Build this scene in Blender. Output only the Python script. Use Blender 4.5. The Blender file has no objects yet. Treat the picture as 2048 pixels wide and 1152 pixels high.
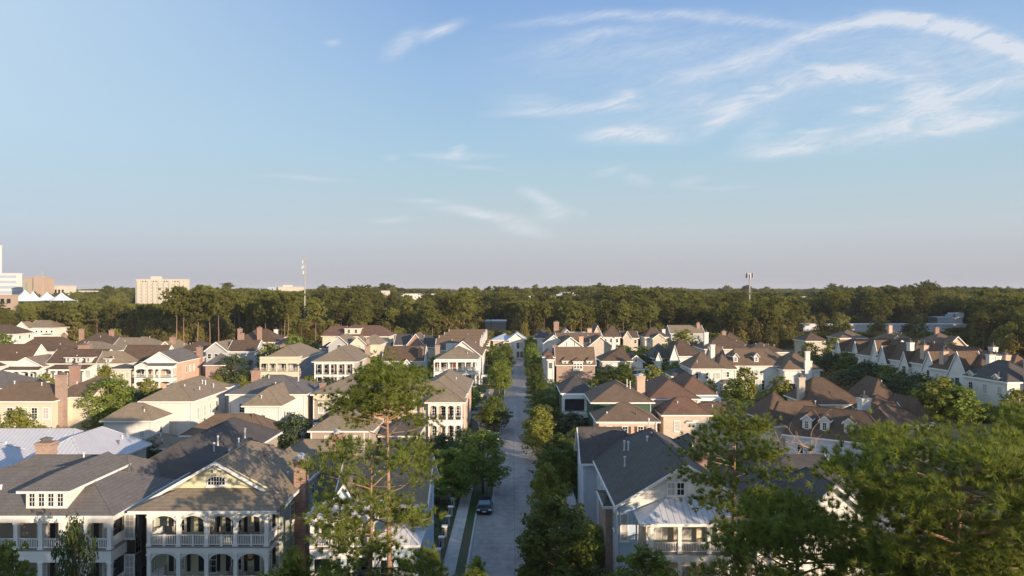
import bpy, math, random
import numpy as np
R = math.radians
SC = bpy.context.scene
COL = SC.collection
F, H, HY, CX = 1400.0, 28.0, 581.0, 1024.0      # focal length in photo pixels, eye height, horizon row, centre column

# ---------------------------------------------------------------- camera
cam = bpy.data.objects.new("camera", bpy.data.cameras.new("camera"))
COL.objects.link(cam)
cam.location = (0, 0, H)
cam.rotation_euler = (R(90), 0, 0)
cam.data.sensor_width = 36
cam.data.lens = F / 2048 * 36
cam.data.shift_y = (HY - 576) / 2048
cam.data.clip_end = 40000
SC.camera = cam
SC.view_settings.view_transform = 'Standard'
SC.view_settings.look = 'None'
SC.view_settings.exposure = 0.58
SC.view_settings.gamma = 1.0
SC.cycles.max_bounces = 6
SC.cycles.diffuse_bounces = 3
SC.cycles.glossy_bounces = 2
SC.cycles.transmission_bounces = 3
SC.cycles.transparent_max_bounces = 8
SC.cycles.volume_bounces = 0
SC.cycles.sample_clamp_indirect = 4
SC.cycles.use_denoising = True

# ---------------------------------------------------------------- sun and sky
SUN_AZ, SUN_EL = R(45), R(10.8)       # azimuth: from straight behind the camera round to its right
sdir = (math.sin(SUN_AZ) * math.cos(SUN_EL), -math.cos(SUN_AZ) * math.cos(SUN_EL), math.sin(SUN_EL))
sun = bpy.data.objects.new("sun", bpy.data.lights.new("sun", 'SUN'))
COL.objects.link(sun)
import mathutils
sun.rotation_euler = mathutils.Vector(sdir).to_track_quat('Z', 'Y').to_euler()
sun.data.energy = 5.0
sun.data.angle = R(0.5)
sun.data.color = (1.0, 0.78, 0.55)

world = bpy.data.worlds.new("World")
SC.world = world
world.use_nodes = True
wt = world.node_tree
wt.nodes.clear()
WN, WL = wt.nodes, wt.links
def wn(t, **k):
    n = WN.new(t)
    for a, b in k.items(): setattr(n, a, b)
    return n
def wmath(op, a, b=None, clamp=False):
    n = wn('ShaderNodeMath', operation=op, use_clamp=clamp)
    for i, v in enumerate((a, b)):
        if v is None: continue
        if isinstance(v, (int, float)): n.inputs[i].default_value = v
        else: WL.new(v, n.inputs[i])
    return n.outputs[0]
sky = wn('ShaderNodeTexSky', sky_type='NISHITA', sun_disc=False, sun_elevation=SUN_EL,
         sun_rotation=math.atan2(sdir[0], sdir[1]), altitude=30, air_density=1.0, dust_density=1.2, ozone_density=1.3)
tc = wn('ShaderNodeTexCoord')
sep = wn('ShaderNodeSeparateXYZ')
WL.new(tc.outputs['Generated'], sep.inputs[0])
dx, dy, dz = sep.outputs
# clear sky: the physical sky pulled towards a fitted dusk gradient by height
elev = wmath('DIVIDE', dz, wmath('MAXIMUM', wmath('SQRT', wmath('ADD', wmath('MULTIPLY', dx, dx), wmath('MULTIPLY', dy, dy))), 0.05))
ramp = wn('ShaderNodeValToRGB')
WL.new(wmath('MULTIPLY', elev, 2.0, True), ramp.inputs[0])
def lin(c): return tuple(((x / 255) / 12.92 if x / 255 <= 0.04045 else ((x / 255 + 0.055) / 1.055) ** 2.4) for x in c)
stops = [(0.0, (179, 178, 187)), (0.07, (192, 193, 200)), (0.16, (198, 208, 215)), (0.27, (187, 211, 222)), (0.42, (172, 206, 230)),
         (0.62, (157, 193, 231)), (0.84, (139, 176, 226)), (1.0, (126, 166, 221))]
el = ramp.color_ramp.elements
while len(el) < len(stops): el.new(0.5)
for e, (p, c) in zip(el, stops):
    e.position = p; e.color = (*lin(c), 1)
side = wmath('DIVIDE', dx, wmath('MAXIMUM', dy, 0.2))           # lighter and greener towards the left of the view
sideL = wmath('MULTIPLY', wmath('SUBTRACT', -0.10, side), 1.55, True)
sideL = wmath('MULTIPLY', sideL, wmath('MULTIPLY', elev, 5.0, True))
mixL = wn('ShaderNodeMix', data_type='RGBA')
WL.new(wmath('MULTIPLY', sideL, 0.85), mixL.inputs['Factor']); WL.new(ramp.outputs[0], mixL.inputs['A'])
mixL.inputs['B'].default_value = (*lin((195, 221, 242)), 1)
# ---- cirrus: strokes of wind-drawn cloud, each at its own bearing (u) and height (v)
comb = wn('ShaderNodeCombineXYZ')
WL.new(side, comb.inputs[0]); WL.new(wmath('DIVIDE', dz, wmath('MAXIMUM', dy, 0.2)), comb.inputs[1])
warp = wn('ShaderNodeTexNoise'); warp.inputs['Scale'].default_value = 7; warp.inputs['Detail'].default_value = 3
WL.new(comb.outputs[0], warp.inputs[0])
wsub = wn('ShaderNodeVectorMath', operation='SUBTRACT'); WL.new(warp.outputs['Color'], wsub.inputs[0]); wsub.inputs[1].default_value = (.5, .5, .5)
wsc = wn('ShaderNodeVectorMath', operation='SCALE'); WL.new(wsub.outputs[0], wsc.inputs[0]); wsc.inputs['Scale'].default_value = 0.03
wadd = wn('ShaderNodeVectorMath', operation='ADD'); WL.new(comb.outputs[0], wadd.inputs[0]); WL.new(wsc.outputs[0], wadd.inputs[1])
def cirrus_noise(scale, rot, stretch, dist, detail, seed):
    m0 = wn('ShaderNodeMapping'); m0.inputs['Rotation'].default_value = (0, 0, rot); WL.new(wadd.outputs[0], m0.inputs[0]); m = wn('ShaderNodeMapping')
    m.inputs['Scale'].default_value = (scale, scale * stretch, 1); m.inputs['Location'].default_value = (seed, seed * .37, 0)
    WL.new(m0.outputs[0], m.inputs[0])
    n = wn('ShaderNodeTexNoise'); n.inputs['Scale'].default_value = 1; n.inputs['Detail'].default_value = detail
    n.inputs['Distortion'].default_value = dist; n.inputs['Roughness'].default_value = 0.62
    WL.new(m.outputs[0], n.inputs[0]); return n.outputs[0]
def stroke(px, py, rx, ry, deg, amp):
    u, v = (px - CX) / F, (HY - py) / F
    m = wn('ShaderNodeMapping', vector_type='TEXTURE')
    m.inputs['Location'].default_value = (u, v, 0); m.inputs['Rotation'].default_value = (0, 0, R(deg))
    m.inputs['Scale'].default_value = (rx * 1.45 / F, ry * 1.9 / F, 1)
    WL.new(wadd.outputs[0], m.inputs[0])
    l = wn('ShaderNodeVectorMath', operation='LENGTH'); WL.new(m.outputs[0], l.inputs[0])
    g = wmath('SUBTRACT', 1.0, wmath('MULTIPLY', l.outputs['Value'], l.outputs['Value']), True); g = wmath('MULTIPLY', g, g)
    return wmath('MULTIPLY', wmath('MULTIPLY', g, g), amp)
strokes = [(1640, 68, 120, 15, 14, 1.3), (1740, 46, 120, 17, 6, 1.7), (1840, 40, 120, 19, -4, 2.0), (1930, 62, 110, 19, -14, 2.2), (2020, 92, 110, 20, -20, 2.2), (2120, 130, 120, 24, -20, 2), (1510, 116, 150, 20, 18, .9), (1390, 142, 120, 16, 16, .6),
           (1130, 37, 160, 11, 8, .8), (1290, 25, 190, 12, 0, .8), (1450, 38, 170, 13, -6, .8), (1570, 52, 100, 9, -4, .6), (1130, 85, 120, 14, 18, .6), (1230, 60, 120, 14, 6, .6), (1350, 90, 160, 14, 10, .45),
           (1710, 152, 80, 17, 6, 2.0), (1652, 143, 50, 8, -6, 1.4), (1600, 168, 160, 22, 14, .9), (1490, 212, 110, 26, 30, .9), (1440, 240, 60, 18, 35, .8), (1810, 160, 90, 16, -4, .8),
           (1890, 180, 120, 18, 8, 1.5), (1870, 212, 90, 28, -12, 1.3), (1960, 232, 110, 18, 8, 1.5), (1900, 254, 110, 13, 8, 1.5), (1800, 248, 80, 26, 35, 1.0), (1740, 276, 90, 18, 18, 1.3), (1610, 285, 110, 20, 8, 1.3), (1560, 306, 110, 15, 2, 1.2), (1620, 262, 70, 5, 3, 1.2), (1520, 270, 60, 20, 30, .7), (2030, 160, 90, 20, 10, .9), (1730, 222, 60, 9, 8, 1.2),
           (1245, 196, 50, 18, 25, 1.3), (1180, 212, 120, 12, 4, 1.1), (1065, 205, 100, 20, -5, .6), (1080, 226, 130, 9, 0, .9), (1430, 205, 90, 20, -8, .5), (1270, 272, 130, 18, 0, 1.6), (1225, 262, 80, 12, 6, .7),
           (885, 58, 55, 14, 20, 1.6), (810, 84, 60, 18, 33, 1.1), (665, 86, 24, 8, 0, .7), (912, 304, 26, 12, 22, 1.6), (915, 313, 120, 8, 1, .9), (776, 320, 18, 6, 0, .8), (940, 336, 80, 6, -8, .6),
           (960, 428, 120, 11, -6, 1.4), (1078, 398, 55, 13, -20, 1.1), (1110, 425, 45, 18, 0, 1.0), (1045, 455, 80, 15, -12, 1.0), (850, 406, 70, 5, -2, .9), (1215, 345, 45, 11, 14, .8), (1270, 365, 45, 14, -10, .7), (1380, 362, 50, 9, 14, .7), (1440, 374, 100, 5, 0, .6), (790, 438, 60, 6, 0, .7), (610, 358, 130, 5, -2, .6), (1165, 428, 16, 7, 0, .6),
           (1700, 130, 480, 90, 6, .55), (1250, 110, 380, 70, 6, .42), (1850, 240, 300, 60, 12, .6), (1350, 225, 300, 50, 6, .5), (1950, 120, 250, 60, -5, .5)]
tot = None
for s in strokes:
    g = stroke(*s); tot = g if tot is None else wmath('ADD', tot, g)
n1 = cirrus_noise(11, R(-9), 4.0, 1.4, 9, 3.1)
n2 = cirrus_noise(34, R(-20), 7, 0.9, 8, 8.2)
nn = wmath('ADD', wmath('MULTIPLY', n1, 0.62), wmath('MULTIPLY', n2, 0.38))
nn = wmath('MULTIPLY', wmath('SUBTRACT', nn, 0.36), 3.4, True)
cmask = wmath('MULTIPLY', tot, wmath('ADD', wmath('MULTIPLY', nn, .62), .14), True)
cmask = wmath('MULTIPLY', cmask, 0.80)
mixC = wn('ShaderNodeMix', data_type='RGBA')
WL.new(cmask, mixC.inputs['Factor']); WL.new(mixL.outputs['Result'], mixC.inputs['A'])
mixC.inputs['B'].default_value = (*lin((232, 236, 244)), 1)
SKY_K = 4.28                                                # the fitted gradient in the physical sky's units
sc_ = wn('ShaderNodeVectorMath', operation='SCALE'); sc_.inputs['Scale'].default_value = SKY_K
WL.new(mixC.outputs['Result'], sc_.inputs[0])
ahead = wn('ShaderNodeMix', data_type='RGBA')               # fitted sky in front; mostly kept behind as well, to fill the shade
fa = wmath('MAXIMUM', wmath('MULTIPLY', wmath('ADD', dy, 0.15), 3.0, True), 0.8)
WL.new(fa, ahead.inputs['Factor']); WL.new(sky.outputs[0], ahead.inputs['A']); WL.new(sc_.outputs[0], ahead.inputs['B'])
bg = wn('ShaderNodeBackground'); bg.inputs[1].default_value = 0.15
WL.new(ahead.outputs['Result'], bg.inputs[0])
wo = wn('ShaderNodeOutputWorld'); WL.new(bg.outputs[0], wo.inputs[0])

# ---------------------------------------------------------------- pixel <-> place
def gx(px, Y): return (px - CX) * Y / F
def yz(py, z): return F * (H - z) / (py - HY)
def zz(py, Y): return H - (py - HY) * Y / F

# ---------------------------------------------------------------- materials
MATS = {}
def mat(name, col, rough=.8, var=.12, scale=.6, spec=.3, bump=0, kind=None, metal=0, col2=None, trans=0, objvar=0):
    m = bpy.data.materials.new(name); m.use_nodes = True
    t = m.node_tree; t.nodes.clear(); L = t.links
    def N(ty, **k):
        n = t.nodes.new(ty)
        for a, b in k.items(): setattr(n, a, b)
        return n
    out = N('ShaderNodeOutputMaterial'); p = N('ShaderNodeBsdfPrincipled')
    p.inputs['Roughness'].default_value = rough; p.inputs['Specular IOR Level'].default_value = spec; p.inputs['Metallic'].default_value = metal
    co = N('ShaderNodeTexCoord').outputs['Object']
    nz = N('ShaderNodeTexNoise'); nz.inputs['Scale'].default_value = scale; nz.inputs['Detail'].default_value = 5; nz.inputs['Roughness'].default_value = .65
    L.new(co, nz.inputs[0])
    r = N('ShaderNodeMapRange'); L.new(nz.outputs[0], r.inputs[0])
    r.inputs[1].default_value = .3; r.inputs[2].default_value = .7; r.inputs[3].default_value = 1 - var; r.inputs[4].default_value = 1 + var
    hs = N('ShaderNodeHueSaturation'); hs.inputs['Color'].default_value = (*col, 1); L.new(r.outputs[0], hs.inputs['Value'])
    colour = hs.outputs[0]
    def mulval(fac):                     # multiply colour by a scalar output
        nonlocal colour
        v = N('ShaderNodeVectorMath', operation='SCALE'); L.new(colour, v.inputs[0]); L.new(fac, v.inputs['Scale']); colour = v.outputs[0]
    def mth(op, a, b=None, c=False):
        n = N('ShaderNodeMath', operation=op, use_clamp=c)
        for i, v in enumerate((a, b)):
            if v is None: continue
            if isinstance(v, (int, float)): n.inputs[i].default_value = v
            else: L.new(v, n.inputs[i])
        return n.outputs[0]
    sp = N('ShaderNodeSeparateXYZ'); L.new(co, sp.inputs[0])
    height = None
    if kind == 'shingle':
        # courses follow the height, tabs broken by noise
        n2 = N('ShaderNodeTexNoise'); n2.inputs['Scale'].default_value = 5.5; n2.inputs['Detail'].default_value = 3
        mp = N('ShaderNodeMapping'); mp.inputs['Scale'].default_value = (1, 1, 4); L.new(co, mp.inputs[0]); L.new(mp.outputs[0], n2.inputs[0])
        mulval(mth('ADD', mth('MULTIPLY', n2.outputs[0], .7), .65))
        st = N('ShaderNodeTexNoise'); st.inputs['Scale'].default_value = 1.3; st.inputs['Detail'].default_value = 4
        ms = N('ShaderNodeMapping'); ms.inputs['Scale'].default_value = (1.6, 1.6, .18); L.new(co, ms.inputs[0]); L.new(ms.outputs[0], st.inputs[0])
        mulval(mth('ADD', mth('MULTIPLY', st.outputs[0], .5), .75))   # water streaks down the slope
        course = mth('FRACT', mth('MULTIPLY', sp.outputs[2], 5.5))
        mulval(mth('SUBTRACT', 1.0, mth('MULTIPLY', mth('LESS_THAN', course, .22), .16)))
        height = course
    if kind == 'brick':
        b = N('ShaderNodeTexBrick'); b.inputs['Scale'].default_value = 1
        b.inputs['Brick Width'].default_value = .42; b.inputs['Row Height'].default_value = .15; b.inputs['Mortar Size'].default_value = .018
        b.inputs['Color1'].default_value = (*col, 1); b.inputs['Color2'].default_value = (*(col2 or [c * .6 for c in col]), 1)
        b.inputs['Mortar'].default_value = (*[min(1, c * .35 + .28) for c in col], 1); b.inputs['Bias'].default_value = -.2
        cb = N('ShaderNodeCombineXYZ'); L.new(mth('ADD', sp.outputs[0], sp.outputs[1]), cb.inputs[0]); L.new(sp.outputs[2], cb.inputs[1])
        L.new(cb.outputs[0], b.inputs[0]); colour = b.outputs[0]; mulval(r.outputs[0])
    if kind == 'lap':
        lp = mth('FRACT', mth('MULTIPLY', sp.outputs[2], 5.0)); height = lp
        mulval(mth('SUBTRACT', 1.0, mth('MULTIPLY', mth('LESS_THAN', lp, .14), .14)))
    if kind == 'seam':
        g = N('ShaderNodeNewGeometry'); gn = N('ShaderNodeVectorTransform', vector_type='NORMAL', convert_from='WORLD', convert_to='OBJECT'); L.new(g.outputs['True Normal'], gn.inputs[0])
        sn = N('ShaderNodeSeparateXYZ'); L.new(gn.outputs[0], sn.inputs[0])
        sel = mth('GREATER_THAN', mth('ABSOLUTE', sn.outputs[0]), mth('ABSOLUTE', sn.outputs[1]))
        c = mth('ADD', mth('MULTIPLY', sel, sp.outputs[1]), mth('MULTIPLY', mth('SUBTRACT', 1.0, sel), sp.outputs[0]))
        fr = mth('FRACT', mth('MULTIPLY', c, 1.9)); rib = mth('LESS_THAN', fr, .14)
        mulval(mth('SUBTRACT', 1.0, mth('MULTIPLY', rib, .35))); height = rib
    if kind == 'concrete':
        n2 = N('ShaderNodeTexNoise'); n2.inputs['Scale'].default_value = .12; n2.inputs['Detail'].default_value = 6
        m2 = N('ShaderNodeMapping'); m2.inputs['Scale'].default_value = (4, .5, 1); L.new(co, m2.inputs[0]); L.new(m2.outputs[0], n2.inputs[0])
        mulval(mth('ADD', mth('MULTIPLY', n2.outputs[0], 1.0), .5))
        n3 = N('ShaderNodeTexNoise'); n3.inputs['Scale'].default_value = 1.1; n3.inputs['Detail'].default_value = 6; L.new(co, n3.inputs[0])
        mulval(mth('ADD', mth('MULTIPLY', n3.outputs[0], .8), .6))
        j = mth('LESS_THAN', mth('FRACT', mth('MULTIPLY', sp.outputs[1], .22)), .022)
        mulval(mth('SUBTRACT', 1.0, mth('MULTIPLY', j, .35)))
        j2 = mth('LESS_THAN', mth('ABSOLUTE', mth('SUBTRACT', sp.outputs[0], .3)), .05)
        mulval(mth('SUBTRACT', 1.0, mth('MULTIPLY', j2, .3)))
    if kind == 'ground':
        n2 = N('ShaderNodeTexNoise'); n2.inputs['Scale'].default_value = .09; n2.inputs['Detail'].default_value = 6; L.new(co, n2.inputs[0])
        mx = N('ShaderNodeMix', data_type='RGBA'); L.new(mth('MULTIPLY', mth('SUBTRACT', n2.outputs[0], .4), 5, True), mx.inputs['Factor'])
        L.new(colour, mx.inputs['A']); mx.inputs['B'].default_value = (*col2, 1); colour = mx.outputs['Result']
    if objvar:
        oi = N('ShaderNodeObjectInfo')
        mx = N('ShaderNodeMix', data_type='RGBA'); L.new(mth('MULTIPLY', oi.outputs['Random'], objvar), mx.inputs['Factor'])
        L.new(colour, mx.inputs['A']); mx.inputs['B'].default_value = (*col2, 1); colour = mx.outputs['Result']
        mulval(mth('ADD', mth('MULTIPLY', mth('FRACT', mth('MULTIPLY', oi.outputs['Random'], 7.3)), .85), .65))
    L.new(colour, p.inputs['Base Color'])
    if height is not None:
        b = N('ShaderNodeBump'); b.inputs['Strength'].default_value = bump or .4; b.inputs['Distance'].default_value = .03
        L.new(height, b.inputs['Height']); L.new(b.outputs[0], p.inputs['Normal'])
    if trans:
        tr = N('ShaderNodeBsdfTranslucent'); sh = N('ShaderNodeMixShader'); sh.inputs[0].default_value = trans
        v = N('ShaderNodeVectorMath', operation='MULTIPLY'); L.new(colour, v.inputs[0]); v.inputs[1].default_value = (2.0, 1.9, .8)
        L.new(v.outputs[0], tr.inputs[0]); L.new(p.outputs[0], sh.inputs[1]); L.new(tr.outputs[0], sh.inputs[2]); L.new(sh.outputs[0], out.inputs[0])
    else: L.new(p.outputs[0], out.inputs[0])
    MATS[name] = m
    return m
def M(n): return MATS[n]
mat('tan', (.235, .185, .130), kind='shingle', var=.12); mat('brown', (.16, .110, .074), kind='shingle', var=.14); mat('redbrown', (.15, .088, .062), kind='shingle', var=.14)
mat('grey', (.15, .135, .125), kind='shingle', var=.12); mat('dark', (.085, .075, .07), kind='shingle', var=.14); mat('umber', (.115, .075, .050), kind='shingle', var=.18)
mat('metal', (.50, .50, .53), rough=.38, kind='seam', var=.06, spec=.5, bump=.8); mat('bluemetal', (.42, .50, .60), rough=.4, kind='seam', var=.06, spec=.5)
mat('white', (.68, .67, .64), kind='lap', var=.07, bump=.25); mat('cream', (.62, .565, .45), var=.07, kind='lap', bump=.2); mat('taupe', (.37, .32, .27), kind='lap', var=.05, bump=.3)
mat('paleblue', (.46, .58, .70), kind='lap', var=.05, bump=.25); mat('sage', (.40, .42, .35), kind='lap', var=.05); mat('yellow', (.66, .62, .43), kind='lap', var=.04)
mat('green', (.055, .11, .075), kind='lap', var=.06); mat('greysiding', (.42, .43, .44), kind='lap', var=.05); mat('lilac', (.56, .58, .66), kind='lap', var=.05)
mat('brick', (.34, .18, .12), kind='brick', col2=(.20, .10, .07)); mat('peach', (.60, .40, .28), kind='brick', col2=(.50, .32, .22)); mat('rosebrick', (.36, .235, .175), kind='brick', col2=(.26, .16, .12))
mat('palebrick', (.55, .46, .38), kind='brick', col2=(.45, .37, .3)); mat('whitebrick', (.66, .645, .61), var=.09, scale=.5); mat('stucco', (.58, .50, .42), var=.06)
mat('trim', (.74, .73, .71), rough=.55, var=.03); mat('glass', (.018, .022, .03), rough=.06, spec=.8, var=.2); mat('blind', (.42, .42, .40), rough=.5, var=.15)
mat('shutter', (.025, .03, .04), rough=.5, var=.1); mat('browns', (.09, .06, .045), rough=.6, var=.1); mat('door', (.18, .05, .03), rough=.5); mat('greyshutter', (.45, .46, .44))
mat('deck', (.28, .25, .22), var=.1); mat('ceil', (.55, .58, .56)); mat('pipe', (.62, .62, .63), rough=.4); mat('rust', (.22, .09, .05)); mat('iron', (.02, .02, .022), rough=.4)
mat('screen', (.03, .033, .045), rough=.5); mat('concrete', (.275, .255, .245), kind='concrete', var=.12, scale=.4); mat('walk', (.44, .40, .37), kind='concrete', var=.1)
mat('kerb', (.42, .40, .38), var=.12); mat('asphalt', (.13, .13, .135), var=.15); mat('lawn', (.045, .075, .022), kind='ground', col2=(.08, .075, .035), var=.3, scale=1.5)
mat('ground', (.030, .045, .017), kind='ground', col2=(.06, .05, .03), var=.3, scale=.8); mat('farground', (.04, .05, .022), kind='ground', col2=(.05, .045, .03), var=.3, scale=.02)
mat('mulch', (.10, .055, .035), var=.25); mat('bark', (.20, .13, .09), var=.35, scale=3); mat('redbark', (.27, .17, .115), var=.35, scale=3); mat('deadwood', (.36, .25, .18), var=.2, scale=3)
mat('pine', (.150, .180, .038), var=.35, scale=.7, rough=.5, trans=.35, spec=.25); mat('pinefar', (.128, .130, .034), var=.4, scale=.25, rough=.7, trans=.33, col2=(.14, .145, .04), objvar=.7, spec=.1)
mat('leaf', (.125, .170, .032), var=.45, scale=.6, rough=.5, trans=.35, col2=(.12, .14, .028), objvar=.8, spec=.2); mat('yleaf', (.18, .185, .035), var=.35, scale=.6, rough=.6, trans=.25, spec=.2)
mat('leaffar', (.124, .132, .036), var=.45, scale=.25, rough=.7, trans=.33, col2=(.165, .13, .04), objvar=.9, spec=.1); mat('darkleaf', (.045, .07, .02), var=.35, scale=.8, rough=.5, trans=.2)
mat('rustleaf', (.16, .075, .03), var=.35, scale=.6, rough=.6, trans=.35); mat('redleaf', (.20, .035, .02), var=.3, trans=.3); mat('carpaint', (.008, .01, .018), rough=.22, spec=.8, var=.02)
mat('carglass', (.10, .16, .20), rough=.05, spec=1, var=.02); mat('lamp', (.75, .75, .75), rough=.2); mat('tyre', (.015, .015, .015), rough=.9); mat('whitepaint', (.78, .78, .78), rough=.3)
mat('ivory', (.54, .51, .44), var=.03, scale=.05); mat('officewhite', (.62, .62, .63), var=.03, scale=.05); mat('officeblue', (.38, .46, .56), var=.05, scale=.05); mat('darkglass', (.02, .022, .03), rough=.2, spec=.6)
mat('salmon', (.40, .31, .25), var=.04, scale=.05); mat('greenglass', (.20, .34, .27), rough=.2); mat('tent', (.74, .76, .80), rough=.6, var=.04, scale=.1); mat('galv', (.34, .34, .34), rough=.5)
mat('wreath', (.30, .05, .03)); mat('cushion', (.10, .14, .26)); mat('wicker', (.30, .24, .19), var=.2, scale=8)
# ================================================================ mesh helpers
class MB:
    def __init__(s): s.v, s.f = [], []
    def poly(s, *p):
        b = len(s.v); s.v += [tuple(q) for q in p]; s.f.append(tuple(range(b, b + len(p)))); return s
    def box(s, x0, x1, y0, y1, z0, z1):
        b = len(s.v)
        s.v += [(x, y, z) for z in (z0, z1) for x, y in ((x0, y0), (x1, y0), (x1, y1), (x0, y1))]
        s.f += [(b, b + 3, b + 2, b + 1), (b + 4, b + 5, b + 6, b + 7)] + [(b + i, b + (i + 1) % 4, b + (i + 1) % 4 + 4, b + i + 4) for i in range(4)]
        return s
    def beam(s, p, q, w, h, drop=0):
        """box of width w and height h along p-q, hanging below the line by drop + h"""
        p, q = mathutils.Vector(p), mathutils.Vector(q); d = q - p
        n = mathutils.Vector((-d.y, d.x, 0)); n = n.normalized() * (w / 2) if n.length > 1e-6 else mathutils.Vector((w / 2, 0, 0))
        z1, z0 = mathutils.Vector((0, 0, -drop)), mathutils.Vector((0, 0, -drop - h))
        b = len(s.v)
        s.v += [tuple(c) for c in (p - n + z0, p + n + z0, p + n + z1, p - n + z1, q - n + z0, q + n + z0, q + n + z1, q - n + z1)]
        s.f += [(b, b + 1, b + 2, b + 3), (b + 7, b + 6, b + 5, b + 4)] + [(b + i, b + i + 4, b + (i + 1) % 4 + 4, b + (i + 1) % 4) for i in range(4)]
        return s
    def tube(s, pts, rad, n=6, cap=True):
        pts = [mathutils.Vector(p) for p in pts]
        b0 = len(s.v)
        for i, p in enumerate(pts):
            d = (pts[min(i + 1, len(pts) - 1)] - pts[max(i - 1, 0)]).normalized()
            a = d.orthogonal().normalized() if i == 0 else (a - d * a.dot(d)).normalized()
            c = d.cross(a); r = rad[i] if hasattr(rad, '__len__') else rad
            for k in range(n):
                t = 2 * math.pi * k / n; s.v.append(tuple(p + (a * math.cos(t) + c * math.sin(t)) * r))
        for i in range(len(pts) - 1):
            for k in range(n):
                u, w = b0 + i * n + k, b0 + i * n + (k + 1) % n
                s.f.append((u, w, w + n, u + n))
        if cap:
            s.f.append(tuple(b0 + k for k in reversed(range(n)))); e = b0 + (len(pts) - 1) * n; s.f.append(tuple(e + k for k in range(n)))
        return s
    def lathe(s, cx, cy, prof, n=10):
        return s.tube([(cx, cy, z) for r, z in prof], [max(r, .005) for r, z in prof], n)
    def mesh(s, name, m, smooth=False):
        me = bpy.data.meshes.new(name); me.from_pydata(s.v, [], s.f); me.materials.append(M(m) if isinstance(m, str) else m)
        if smooth: me.polygons.foreach_set('use_smooth', [True] * len(me.polygons))
        me.update(); return me
    def build(s, name, m, parent=None, smooth=False, loc=(0, 0, 0)): return link(name, s.mesh(name, m, smooth), parent, loc)
def link(name, data, parent=None, loc=(0, 0, 0), rz=0, scale=None):
    o = bpy.data.objects.new(name, data); COL.objects.link(o); o.parent = parent; o.location = loc; o.rotation_euler = (0, 0, rz)
    if scale: o.scale = scale if hasattr(scale, '__len__') else (scale,) * 3
    return o
def np_mesh(name, v, f, m):
    k = f.shape[1]; me = bpy.data.meshes.new(name)
    me.vertices.add(len(v)); me.vertices.foreach_set('co', v.astype(np.float32).ravel())
    me.loops.add(f.size); me.loops.foreach_set('vertex_index', f.astype(np.int32).ravel())
    me.polygons.add(len(f)); me.polygons.foreach_set('loop_start', np.arange(0, f.size, k, dtype=np.int32)); me.polygons.foreach_set('loop_total', np.full(len(f), k, dtype=np.int32))
    me.materials.append(M(m)); me.update(calc_edges=True); return me
def tag(o, label=None, cat=None, group=None, kind=None):
    for k, v in (('label', label), ('category', cat), ('group', group), ('kind', kind)):
        if v: o[k] = v
    return o
def empty(name, loc=(0, 0, 0), rz=0):
    o = link(name, None, None, loc, rz); o.empty_display_size = .5; return o
KIDS = {}
def copy_tree(o, loc=None, rz=None, scale=None):
    def cp(a, par):
        c = a.copy(); COL.objects.link(c)
        if par: c.parent = par
        for ch in KIDS.get(a.name) or a.children: cp(ch, c)
        return c
    c = cp(o, None)
    if loc is not None: c.location = loc
    if rz is not None: c.rotation_euler = (0, 0, rz)
    if scale is not None: c.scale = scale if hasattr(scale, '__len__') else (scale,) * 3
    return c

# ================================================================ house kit
WIN = {}
def window_meshes(w, h, nx, ny, arch=False, fr=.11):
    key = (round(w, 2), round(h, 2), nx, ny, arch)
    if key in WIN: return WIN[key]
    f, g = MB(), MB()
    f.box(-w / 2 - fr, w / 2 + fr, -.07, 0, -h / 2 - fr, -h / 2).box(-w / 2 - fr, w / 2 + fr, -.07, 0, h / 2, h / 2 + fr * 1.3)
    f.box(-w / 2 - fr, -w / 2, -.07, 0, -h / 2, h / 2).box(w / 2, w / 2 + fr, -.07, 0, -h / 2, h / 2)
    f.box(-w / 2 - fr * 1.4, w / 2 + fr * 1.4, -.12, 0, -h / 2 - fr * 1.6, -h / 2 - fr)
    m = .018
    for i in range(1, nx): x = -w / 2 + w * i / nx; f.box(x - m, x + m, -.045, 0, -h / 2, h / 2)
    for j in range(1, ny): z = -h / 2 + h * j / ny; k = m * (2 if j * 2 == ny else 1); f.box(-w / 2, w / 2, -.048, 0, z - k, z + k)
    g.poly((-w / 2, -.025, -h / 2), (w / 2, -.025, -h / 2), (w / 2, -.025, h / 2), (-w / 2, -.025, h / 2))
    WIN[key] = (f.mesh('window', 'trim'), g.mesh('pane', 'glass'), g.mesh('pane', 'blind'))
    return WIN[key]
SHUT = {}
def arch_mesh(w, rise, t):
    """spandrel filling the top of an opening of width w above a segmental arch"""
    m = MB(); n = 12
    for k in range(n):
        a0, a1 = math.pi * k / n, math.pi * (k + 1) / n
        x0, z0, x1, z1 = -w / 2 * math.cos(a0), -rise * (1 - math.sin(a0)), -w / 2 * math.cos(a1), -rise * (1 - math.sin(a1))
        m.poly((x0, 0, z0), (x1, 0, z1), (x1, 0, .05), (x0, 0, .05)); m.poly((x0, t, z0), (x1, t, z1), (x1, t, .05), (x0, t, .05)); m.poly((x0, 0, z0), (x1, 0, z1), (x1, t, z1), (x0, t, z0))
    return m
class Sep:
    def __init__(s, n, m, e): s.n, s.m, s.e = n, m, e
    def box(s, *a): MB().box(*a).build(s.n, s.m, s.e); return s
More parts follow.
